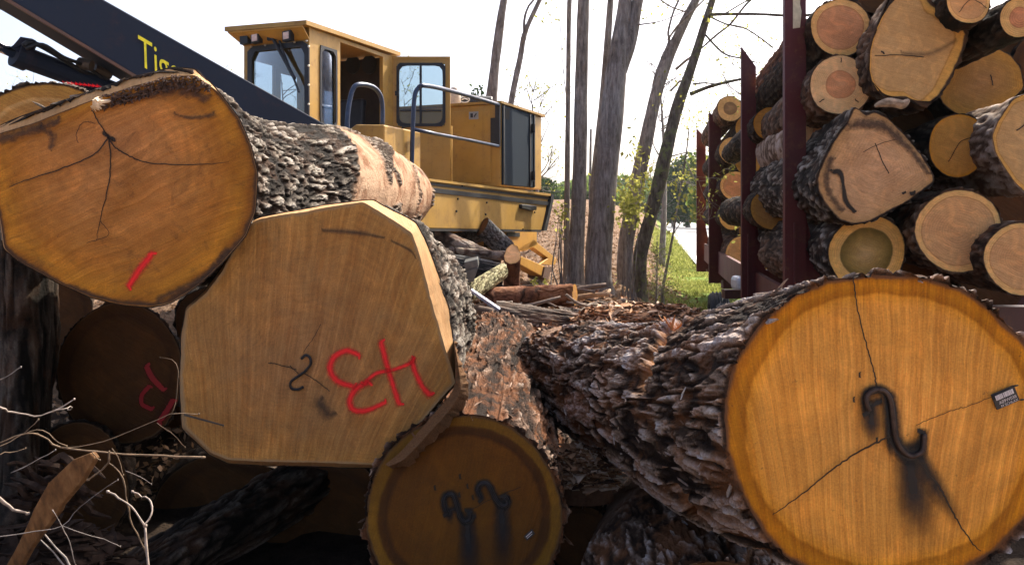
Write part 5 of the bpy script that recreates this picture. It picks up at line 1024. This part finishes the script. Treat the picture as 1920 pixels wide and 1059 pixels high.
tree('leaning trunk with a knot hole, left of the two that lean right', [[(1172, 470, 29), (1188, 380, 29), (1208, 280, 27), (1225, 200, 24), (1245, 130, 23), (1270, 70, 19), (1305, 0, 15)], [(1232, 190, 9), (1228, 160, 11), (1240, 120, 11), (1254, 80, 5), (1253, 60, 4), (1262, 25, 4), (1275, -5, 4)]], 13.5,
     [([(1252, 75, 4), (1270, 50, 4), (1295, 25, 4), (1320, 0, 3)],), ([(1258, 170, 4), (1275, 152, 4), (1274, 153, 3), (1290, 152, 2)],), ([(1268, 130, 5), (1285, 115, 5), (1300, 105, 5)],), ([(1290, 24, 3), (1260, 14, 3), (1238, 0, 3)],)], seed=7, nleaf=160)
tree('darker mossy trunk leaning right with long limbs over the trailer', [[(1200, 480, 26), (1222, 400, 25), (1248, 290, 25), (1270, 200, 23), (1288, 150, 19), (1305, 100, 17), (1320, 50, 15), (1336, 0, 12)]], 12.2,
     [([(1330, 28, 7), (1360, 27, 6), (1420, 27, 5), (1500, 30, 5), (1560, 20, 4)], 10.5), ([(1314, 92, 3), (1345, 65, 4), (1370, 45, 4), (1398, 10, 4), (1420, -10, 4)],), ([(1322, 65, 4), (1345, 90, 4), (1362, 103, 3.5), (1390, 110, 3), (1420, 118, 2)],), ([(1294, 177, 8), (1330, 163, 7), (1360, 155, 6), (1392, 148, 5), (1420, 140, 3)],), ([(1300, 158, 4), (1320, 156, 3), (1345, 158, 2)],),
      ([(1328, 30, 4), (1360, 45, 3), (1400, 55, 3), (1450, 90, 3)],), ([(1360, 26, 3), (1395, 5, 3), (1420, -6, 3)],)], mat=TB2, seed=8, nleaf=420, lsize=.05)
tree('broken snag standing far back between the trunks', [[(1106, 400, 5), (1107, 300, 5), (1108, 242, 4)]], 24, seed=9, flare=1.1)
tree('thin dark sapling stem in front of the road', [[(1243, 540, 6), (1262, 440, 4), (1268, 400, 3.5), (1285, 300, 3), (1292, 240, 2)]], 13, [([(1262, 440, 2), (1275, 420, 1.5), (1285, 415, 1)],), ([(1285, 300, 2), (1300, 330, 1.5), (1310, 340, 1)],)], seed=10, flare=1.1, nleaf=120, cat='sapling', group=None)
tree('young curved stem with yellow-green leaves between the leaning trunks', [[(1195, 545, 8), (1207, 440, 6), (1215, 380, 5), (1232, 330, 4), (1245, 300, 3), (1290, 285, 2)]], 12.9, [([(1207, 430, 3), (1190, 400, 2), (1180, 380, 2)],), ([(1212, 400, 3), (1200, 370, 2), (1190, 355, 2)],), ([(1207, 425, 3), (1222, 400, 2), (1236, 395, 2)],)], seed=11, flare=1.1, nleaf=260, cat='sapling', group=None, lsize=.09)
# leafy shrub
def shrub(label, cx, cy, rx, ry, D, n_, mat, size, seed, nm='shrub', cat='shrub', stems=8, depth=.6, group=None, baseY=None):
    rg = np.random.RandomState(seed); x = (cx - 960) / F * D; g = gz(x, D); root = thing(nm, label, cat, (x, D, g), group)
    m = MB(); tips = []
    for k in range(stems):
        e = P(cx + rg.normal(0, rx * .5), cy + rg.normal(0, ry * .5), D + rg.normal(0, .2)); b = np.array([x + rg.normal(0, .08), D, g - .05]); mid = (b + e) / 2 + rg.normal(0, .06, 3)
        m.tube([b, mid, e], [.012, .008, .003], 5, sub=3)
    m.build('stems', TB, root)
    C = np.stack([rg.normal(cx, rx * .5, n_), rg.normal(cy, ry * .5, n_), rg.normal(D, depth * .5, n_)], 1); nz = fbm(C * np.array([.08, .08, 2]), 3, seed); C = C[nz > .42]
    C = np.array([P(a, b, d) for a, b, d in C]); m = MB(); leaves(m, C, np.full(len(C), size), rg); m.build('leaves', mat, root); return root
shrub('yellow-green leafy shrub in front of the leaning trunks', 1183, 385, 26, 42, 11.4, 620, LF, .07, 21)
shrub('yellow-green leafy shrub around the thin trunks by the loader', 1056, 405, 14, 30, 12, 110, LF, .07, 22)
shrub('small leafy weed at the foot of the yellow stabiliser', 1010, 528, 18, 7, 8.9, 160, LF, .035, 23, 'weed', 'weed', 6, .2)
# small cedar
rg = np.random.RandomState(31); Dc = 10.2; cx = (1228 - 960) / F * Dc; g = gz(cx, Dc)
root = thing('young_cedar', 'wispy young cedar standing in front of the leaning mossy trunk', 'sapling', (cx, Dc, g))
m = MB(); top = P(1232, 452, Dc); base = np.array([cx, Dc, g - .05]); m.tube([base, (base + top) / 2 + [.01, 0, 0], top], [.016, .010, .004], 6, sub=4); tips = []; C = []
for k in range(70):
    t = rg.uniform(.12, .98); p = base * (1 - t) + top * t; a = rg.rand() * 6.28; L_ = .30 * (1 - t * .65) * rg.uniform(.6, 1.2); e = p + np.array([math.cos(a) * L_ + .06, math.sin(a) * L_, .10 * rg.uniform(.2, 1.4)])
    m.tube([p, (p + e) / 2 + rg.normal(0, .012, 3), e], [.005, .003, .001], 3, cap=False)
    for q in range(16): s = rg.uniform(.3, 1.05); C.append(p + (e - p) * s + rg.normal(0, .022, 3))
m.build('trunk', TB, root); m = MB(); leaves(m, np.array(C), np.full(len(C), .045), rg, .16); m.build('foliage', leafmat('cedar_needle', (.10, .13, .035), (.24, .26, .09), .3), root)

# ------------------------------------------------------------------ background trees
def bg_tree(label, px, top, w_, D, mat, seed, n_=2600, base=None, leaf=.5, group='trees far behind the road and clearing', gap=.47, name='far_tree'):
    rg = np.random.RandomState(seed); x = (px - 960) / F * D; zt = H + (HOR - top) / F * D; g = gz(x, D) - .3; wr = w_ / F * D / 2; Hh = zt - g
    root = thing(name, label, 'tree', (x, D, g), group); m = MB(); m.tube([(x, D, g - .5), (x + rg.normal(0, .3), D, g + Hh * .5), (x, D, g + Hh * .85)], [wr * .09 + .1, wr * .06, .05], 7, sub=3)
    for _ in range(7): t = rg.uniform(.3, .7); p = np.array([x, D, g + Hh * t]); m.tube([p, p + np.array([rg.normal(0, wr * .5), rg.normal(0, wr * .5), Hh * .2])], [.12, .03], 4)
    m.build('trunk', TB, root)
    u = rg.normal(0, 1, (n_ * 2, 3)); u /= np.linalg.norm(u, axis=1)[:, None]; rad = rg.uniform(.15, 1, len(u)) ** .45
    C = u * rad[:, None]; lob = fbm(u * 2.2 + seed, 3, seed); C = C * (.62 + .75 * lob)[:, None]
    C = np.array([x, D, g + Hh * .58]) + C * np.array([wr, wr, Hh * .46]); nz = fbm(C / wr * 2.6, 3, seed + 1); C = C[nz > gap][:n_]
    m = MB(); leaves(m, C, np.full(len(C), leaf), rg, .7); m.build('crown', mat, root)
k = 0
for px, top, w_, D, mt, lb in ((1005, 330, 70, 90, LFD, 'dark tree just right of the engine housing'), (1045, 352, 70, 110, LFM, 'round green tree behind the slim trunks'), (1085, 350, 66, 105, LFM, 'green tree behind the straight pale trunk'), (1125, 345, 70, 130, LFM, 'green tree behind the largest trunk'),
    (1165, 352, 70, 190, LFM, 'hazy tree right of the largest trunk'), (1205, 348, 70, 210, LFM, 'hazy tree between the leaning trunks'), (1240, 335, 60, 200, LFM, 'hazy tree behind the mossy trunk'), (1290, 300, 95, 118, LFD, 'dark dense tree at the end of the road'), (1262, 340, 50, 125, LFD, 'small dark tree left of the end of the road'), (1335, 270, 90, 105, LFM, 'tall light tree beyond the far stakes'), (1322, 330, 60, 84, LFM, 'pale green tree by the far stakes'), (1400, 250, 110, 110, LFM, 'tree half hidden behind the far bundle')):
    bg_tree(lb, px, top, w_, D, mt, 50 + k, n_=2600 if D < 150 else 1600, leaf=.45 if D < 100 else .8, base=None); k += 1
# feathery light tree over the road, sparse
def airy(label, px, top, w_, D, seed, n_, trunkpx=None, base_py=None, group=None, dens=.5, lf=LF, ls=.09, depth=4):
    rg = np.random.RandomState(seed); x = (px - 960) / F * D; g = gz(x, D); zt = H + (HOR - top) / F * D; root = thing('bare_tree', label, 'tree', (x, D, g), group); m = MB(); tips = []
    Hh = zt - g; m.tube([(x, D, g - .2), (x + .1, D, g + Hh * .4), (x - .05, D, g + Hh * .8)], [.012 * Hh + .03, .009 * Hh, .01], 7, sub=4)
    for _ in range(16):
        t = rg.uniform(.3, .85); p = np.array([x, D, g + Hh * t]); d = nrm([rg.normal(0, 1), rg.normal(0, .6), rg.uniform(.3, 1.2)]); twig(m, p, d, w_ / F * D * rg.uniform(.28, .55), .004 * Hh * (1.1 - t) + .008, 3, rg, tips, .3)
    m.build('branches', TB, root, smooth=True)
    if n_: T = np.array(tips); m = MB(); leaves(m, T[rg.randint(0, len(T), n_)] + rg.normal(0, ls * 2, (n_, 3)), np.full(n_, ls), rg); m.build('leaves', lf, root)
airy('sparse tree with young yellow leaves behind the far trailer stakes', 1345, 190, 170, 28, 5, 900, ls=.13)
airy('bare twiggy tree left of the cab', 452, 80, 120, 22, 6, 60)
airy('bare twiggy tree seen through the windshield', 530, 70, 120, 26, 16, 0)
airy('bare budding tree behind the open cab door', 760, 130, 110, 30, 7, 300)
airy('bare tree low behind the boom at the left edge', 90, 150, 150, 26, 8, 60)
airy('sparse yellow-leaved tree behind the engine housing', 1000, 110, 170, 20, 9, 420, ls=.08)
airy('tree with young leaves showing above the trailer load', 1800, -60, 200, 24, 12, 500, ls=.12)
airy('fine-twigged tree behind the leaning trunks', 1240, 60, 150, 24, 14, 160, ls=.07)
airy('fine-twigged tree with buds behind the second stake', 1400, 20, 150, 22, 15, 260, ls=.07)
bg_tree('dark pine crown above the engine housing', 893, 165, 46, 40, LFD, 77, n_=1200, leaf=.22, group=None)
# far forest mass: reads as one wood
rg = np.random.RandomState(88); m = MB(); n_ = 16000; X_ = rg.uniform(-150, 130, n_); Y_ = 235 + rg.uniform(-8, 8, n_); ht = 10 + 5 * fbm(np.stack([X_ * .08, X_ * 0, X_ * 0], 1), 3, 4); Zz = ht * rg.uniform(0, 1, n_) ** .8
leaves(m, np.stack([X_, Y_, Zz], 1), np.full(n_, 2.4), rg, .8); m.build('far_forest', LFM, kind='stuff'); bpy.data.objects['far_forest']['label'] = 'hazy wood far behind the clearing'; bpy.data.objects['far_forest']['category'] = 'forest'

# ------------------------------------------------------------------ litter, grass, debris
def gpos(x, y): return np.stack([x, y, ground_z(x, y)], 1)
def on_ground(m, N, ylo, yhi, slo, shi, size, rg, ymode=1.6, lift=.03, aspect=.55):
    y = ylo + (yhi - ylo) * rg.rand(N) ** ymode; s = rg.uniform(slo, shi, N); x = .18 * y + s * (y / ylo) ** .6
    p = np.stack([x, y, 0 * x], 1); rw = sstep(1.2, -.3, x - .18 * y) * sstep(45, 20, y) + .15
    z = ground_z(x, y) + (fbm(p * 1.1, 4, 5) - .5) * .30 * rw + (fbm(p * 6, 3, 6) - .5) * .10 * rw - .03 + rg.rand(N) * lift
    keep = sstep(1.2, -.2, x - .18 * y) > rg.rand(N) * .9
    C = np.stack([x, y, z], 1)[keep]; leaves(m, C, size * (C[:, 1] / ylo) ** .35, rg, aspect)
rg = np.random.RandomState(41); m = MB(); on_ground(m, 26000, 5, 34, -5, 1.6, .06, rg); o = m.build('leaf_litter', LFB, kind='stuff'); o['label'] = 'dry brown leaf litter covering the clearing'; o['category'] = 'leaf litter'
rg = np.random.RandomState(42); N = 36000; y = 9 + 70 * rg.rand(N) ** 1.5; s = rg.uniform(-.1, 1.55, N) + (rg.rand(N) < .25) * rg.normal(0, .5, N); x = .18 * y + s
x = np.where((y < 26), x + rg.uniform(0, 1.2, N), x); ok = fbm(np.stack([x * 1.1, y * 1.1, 0 * x], 1), 3, 3) > .44; x, y = x[ok], y[ok]
p = np.stack([x, y, 0 * x], 1); hgt = rg.uniform(.03, .09, len(x)) * (1 + y / 40); lean = rg.normal(0, .035, (len(x), 2)) * (1 + y / 40)[:, None]; wd = .006 * (1 + y / 8); z = ground_z(x, y) - .03
az_ = rg.rand(len(x)) * 3.14; V = np.stack([np.stack([x - wd * np.cos(az_), y - wd * np.sin(az_), z], 1), np.stack([x + wd * np.cos(az_), y + wd * np.sin(az_), z], 1), np.stack([x + lean[:, 0], y + lean[:, 1], z + hgt], 1)], 1).reshape(-1, 3)
m = MB(); m.add(V, np.arange(len(x) * 3).reshape(-1, 3), 0, lr=np.repeat(rg.rand(len(x)), 3)); o = m.build('grass', GRS, kind='stuff'); o['label'] = 'sunlit green grass on the verge by the road'; o['category'] = 'grass'
# bark chips & slivers
BCH = NT('bark_chip'); n = BCH; n.fin(n.mix(.4, n.ramp(n.attr('lr'), [(0, (.06, .03, .02)), (.35, (.22, .10, .045)), (.7, (.40, .22, .12)), (1, (.55, .42, .32))]), n.ramp(n.noise(n.obj(), 40, 4, .7), [(.3, .2), (.7, .8)]), 'OVERLAY'), .85, 0, .2); BCH = n.m
def chips(m, C, ln, rg, flat=.25):
    for c in C:
        L_ = ln * rg.uniform(.4, 1.6); d = nrm([rg.normal(), rg.normal(), rg.normal() * flat]); w_ = nrm(np.cross(d, [rg.normal() * .3, rg.normal() * .3, 1])) * L_ * rg.uniform(.06, .2); u = np.cross(nrm(w_), d) * .004; k = rg.uniform(-.15, .15) * L_ * np.array([0, 0, 1])
        V = [c - d * L_ / 2, c - d * L_ * .2 - w_ + k, c + d * L_ * .3 - w_ * .8 + k, c + d * L_ / 2, c + d * L_ * .2 + w_ + k, c - d * L_ * .3 + w_ * .9 + k]
        m.prism(V, u if np.linalg.norm(u) else (0, 0, .004), lr=rg.rand())
rg = np.random.RandomState(43); m = MB(); N = 2600; px = rg.uniform(850, 1310, N); y = 5.2 + 5.5 * rg.rand(N) ** 1.2; x = (px - 960) / F * y; z = ground_z(x, y) + rg.rand(N) * .10
chips(m, np.stack([x, y, z], 1), .11, rg); o = m.build('bark_debris', BCH, kind='stuff'); o['label'] = 'shredded bark and chips strewn over the soil between the logs'; o['category'] = 'bark debris'
# broken limbs and brushwood
rg = np.random.RandomState(47); m = MB()
for k in range(230):
    px = rg.uniform(835, 1300); D0 = rg.uniform(6.3, 10.5); x = (px - 960) / F * D0; z = gz(x, D0) + rg.uniform(.0, .22 if px < 1100 else .1); L_ = rg.uniform(.15, .9); a = rg.normal(0, .6) + (0 if rg.rand() < .7 else 1.5); d = np.array([math.cos(a), math.sin(a), rg.normal(0, .16)])
    p0 = np.array([x, D0, z]); r = rg.uniform(.006, .03) if rg.rand() < .8 else rg.uniform(.03, .055)
    m.tube([p0 - d * L_ / 2, p0 + rg.normal(0, .03, 3), p0 + d * L_ / 2], [r, r * .9, r * .6], 6, sub=3, wob=.3, seed=k, lr=rg.rand())
BRW = NT('brushwood'); n = BRW; n.fin(n.mix(.5, n.ramp(n.attr('lr'), [(0, (.05, .035, .028)), (.4, (.17, .125, .10)), (.75, (.34, .28, .23)), (1, (.45, .27, .14))]), n.ramp(n.noise(n.obj(), 22, 5, .7), [(.3, .2), (.7, .8)]), 'OVERLAY'), .9, 0, .2)
o = m.build('brushwood', BRW.m, smooth=True, kind='stuff'); o['label'] = 'tangle of broken limbs and sticks on the soil between loader and trailer'; o['category'] = 'brushwood'
# mounds of debris
def mound(px, py, D, rx, rz, seed, label, mat=BCH, n_=900, ln=.12):
    rg = np.random.RandomState(seed); c = P(px, py, D); m = MB(); u = rg.normal(0, 1, (n_, 3)); u /= np.linalg.norm(u, axis=1)[:, None]; u[:, 2] = abs(u[:, 2]); C = c + u * np.array([rx, rx * .7, rz]) * rg.uniform(.8, 1.05, n_)[:, None]
    chips(m, C, ln, rg); g = 24; th = np.linspace(0, 2 * np.pi, g + 1)[:-1]; V = [c + np.array([0, 0, rz * .92])]; F_ = []
    for k, (a, b) in enumerate(((.5, .8), (.85, .45), (1.0, -.6))): V += [c + np.array([math.cos(t) * rx * a * .95, math.sin(t) * rx * .7 * a * .95, rz * b]) for t in th]
    F_ += [(0, 1 + j, 1 + (j + 1) % g) for j in range(g)] + [(1 + k * g + j, 1 + (k + 1) * g + j, 1 + (k + 1) * g + (j + 1) % g, 1 + k * g + (j + 1) % g) for k in (0, 1) for j in range(g)]
    m.add(V, F_, 0, lr=.15); o = m.build('debris_mound', mat, kind='stuff'); o['label'] = label; o['category'] = 'bark debris'
B_DARK2 = simple('shaded_torn_bark', (.024, .015, .011), .95, 0, .6, 30, .08)  # bark colour darkened to carry the shade at the pile's left foot
mound(1205, 600, 7.4, .62, .14, 1, 'heap of torn bark and soil behind the crooked log'); mound(1130, 640, 6.6, .5, .12, 2, 'heap of bark scraps left of the crooked log')
mound(1095, 900, 4.1, .16, .16, 3, 'reddish bark shreds packed between the amber log and the crooked log', n_=900, ln=.12); mound(1010, 640, 7.2, .4, .12, 4, 'bark shreds behind the amber log')
mound(60, 1085, 3.0, .34, .18, 5, 'dark torn bark heaped at the bottom left corner', n_=420, ln=.13, mat=B_DARK2)
# ------------------------------------------------------------------ twigs at lower left
TW_P = simple('twig_pale', (.27, .215, .175), .6, 0, .35, 40); TW_B = simple('twig_brown', (.15, .10, .06), .8, 0, .4, 40); TW_G = simple('twig_grey', (.20, .17, .15), .8, 0, .4, 40)
def tw(label, lines, D, mat, nm='twig'):
    p0 = P(lines[0][0][0][0], lines[0][0][0][1], D); m = MB()
    for pts, w0, w1 in lines:
        q_, w_ = smooth_path(np.array(pts, float), np.linspace(w0, w1, len(pts)), 3); rj = np.random.RandomState(int(abs(pts[0][0])) + len(pts)); n_ = len(q_); q_[1:-1] += rj.normal(0, .9, q_[1:-1].shape); w_ = w_ * rj.uniform(.8, 1.25, n_)
        m.tube([P(a, b, D + .02 / 3 * k) for k, (a, b) in enumerate(q_)], w_ * .25 / F * D, 6, wob=.2, seed=int(pts[0][0]))
        e = P(pts[-1][0], pts[-1][1], D + .02 / 3 * (n_ - 1)); m.tube([e - [0, 0, .003], e + [0, 0, .003]], w1 * .5 / F * D, 5)
    tag(m.build(nm, mat, smooth=True), label, 'twig', 'dry twigs at the lower left')
tw('pale sunlit twig curving up with a curled tip, at the left edge', [([(-20, 755), (5, 765), (22, 773), (65, 778), (100, 770), (139, 748)], 9, 4), ([(100, 770), (125, 765), (134, 761), (133, 768), (127, 767)], 4, 2)], 2.3, TW_P)
tw('thin twig tip poking in at the left edge above the others', [([(-10, 716), (10, 706), (39, 688)], 4, 3)], 2.4, TW_G)
tw('pale Y-shaped twig with knobbly tips standing at bottom left', [([(282, 1085), (277, 1040), (272, 985)], 12, 8), ([(272, 985), (245, 948), (222, 932), (202, 921)], 7, 6), ([(272, 985), (283, 965), (284, 940), (266, 929), (248, 921)], 6, 5)], 2.2, TW_P)
tw('long brown branch reaching right across the dark logs', [([(-10, 832), (48, 812), (80, 818), (113, 838), (182, 847), (230, 850), (303, 854), (381, 857)], 5, 9), ([(113, 838), (169, 834), (243, 808), (321, 776), (373, 776)], 4, 3), ([(48, 812), (80, 806), (110, 828), (125, 836)], 4, 3), ([(295, 793), (320, 810), (347, 838)], 2, 1.5), ([(321, 776), (331, 740), (331, 680), (300, 670)], 2, 1.2)], 2.6, TW_B)
tw('forked brown twig hanging below the long branch', [([(205, 845), (202, 868), (185, 885), (165, 899)], 7, 6), ([(173, 847), (178, 856), (187, 862)], 4, 3), ([(205, 868), (225, 885), (238, 930), (243, 968), (258, 1000), (275, 1040)], 5, 5), ([(210, 840), (224, 862), (231, 890)], 4, 3)], 2.5, TW_B)
tw('fine grey twig crossing low at the left', [([(-10, 1006), (65, 997), (117, 985), (152, 947), (221, 899)], 3.5, 2), ([(117, 985), (195, 1010), (226, 1024)], 2.5, 1.5), ([(98, 955), (117, 990), (130, 1016), (142, 1060)], 3.5, 3)], 2.35, TW_G)
tw('thin grey twig rising to the long branch', [([(20, 886), (60, 868), (104, 843)], 4, 2.5), ([(235, 882), (262, 893), (284, 907)], 2.5, 1.5)], 2.55, TW_G)
tw('thick pale branch stub at the left edge', [([(-15, 922), (0, 935), (26, 955), (52, 962)], 16, 8)], 2.5, TW_P)
tw('thin brown twig curving along the left edge', [([(-5, 838), (20, 828), (43, 812), (72, 786)], 4, 3), ([(-5, 852), (20, 846), (48, 840)], 6, 2)], 2.45, TW_B)
tw('grey twig standing at the bottom left corner', [([(140, 1080), (122, 1045), (70, 985), (60, 975)], 8, 5), ([(140, 1080), (100, 1035), (62, 998)], 6, 4)], 2.6, TW_G)
m = MB(); V = [(168, 849), (177, 860), (150, 905), (112, 950), (108, 960), (85, 990), (55, 1030), (25, 1085), (-5, 1085), (25, 1035), (50, 985), (62, 955), (90, 905), (135, 862)]
m.prism([P(a, b, 2.55 + (b - 850) * .0004) for a, b in V], (.01, .02, 0)); n = NT('bark_slab_brown'); co = n.obj(); z = n.noise(n.vm('MULTIPLY', co, (4, 4, 1.2)), 9, 5, .7); n.bump(z, .6, .01); n.fin(n.ramp(z, [(.3, (.06, .028, .012)), (.5, (.15, .072, .025)), (.75, (.26, .14, .06))]), .8)
o = m.build('bark_strip', n.m, bevel=.004); tag(o, 'long orange-brown bark strip leaning among the twigs at lower left', 'bark strip')
rg = np.random.RandomState(61); m = MB()
for k in range(16):
    a = np.array([rg.uniform(-20, 90), rg.uniform(850, 940)]); pts = [P(a[0] + t * 30 + rg.normal(0, 4), a[1] + t * rg.uniform(4, 18) + rg.normal(0, 4), 2.9 + rg.normal(0, .05)) for t in range(5)]; m.tube(pts, [.004, .012, .016, .012, .003], 5, sub=4, wob=.5, seed=k)
o = m.build('bark_shreds', B_DARK2, kind='stuff'); o['label'] = 'stringy dark bark shreds at the left edge'; o['category'] = 'bark debris'


# ------------------------------------------------------------------ haze: one closed box of very thin air
n = NT('haze_air'); n.t.nodes.remove(n.b); v = n.n('VolumePrincipled'); v.inputs['Density'].default_value = .00022; v.inputs['Color'].default_value = (.85, .93, 1, 1); v.inputs['Anisotropy'].default_value = .2; n.L(v.outputs[0], n.out.inputs['Volume'])
m = MB(); m.box((50, 440, 14), (960, 980, 34)); o = m.build('haze', n.m, kind='stuff'); o['label'] = 'thin pale haze over the far trees'; o['category'] = 'haze'
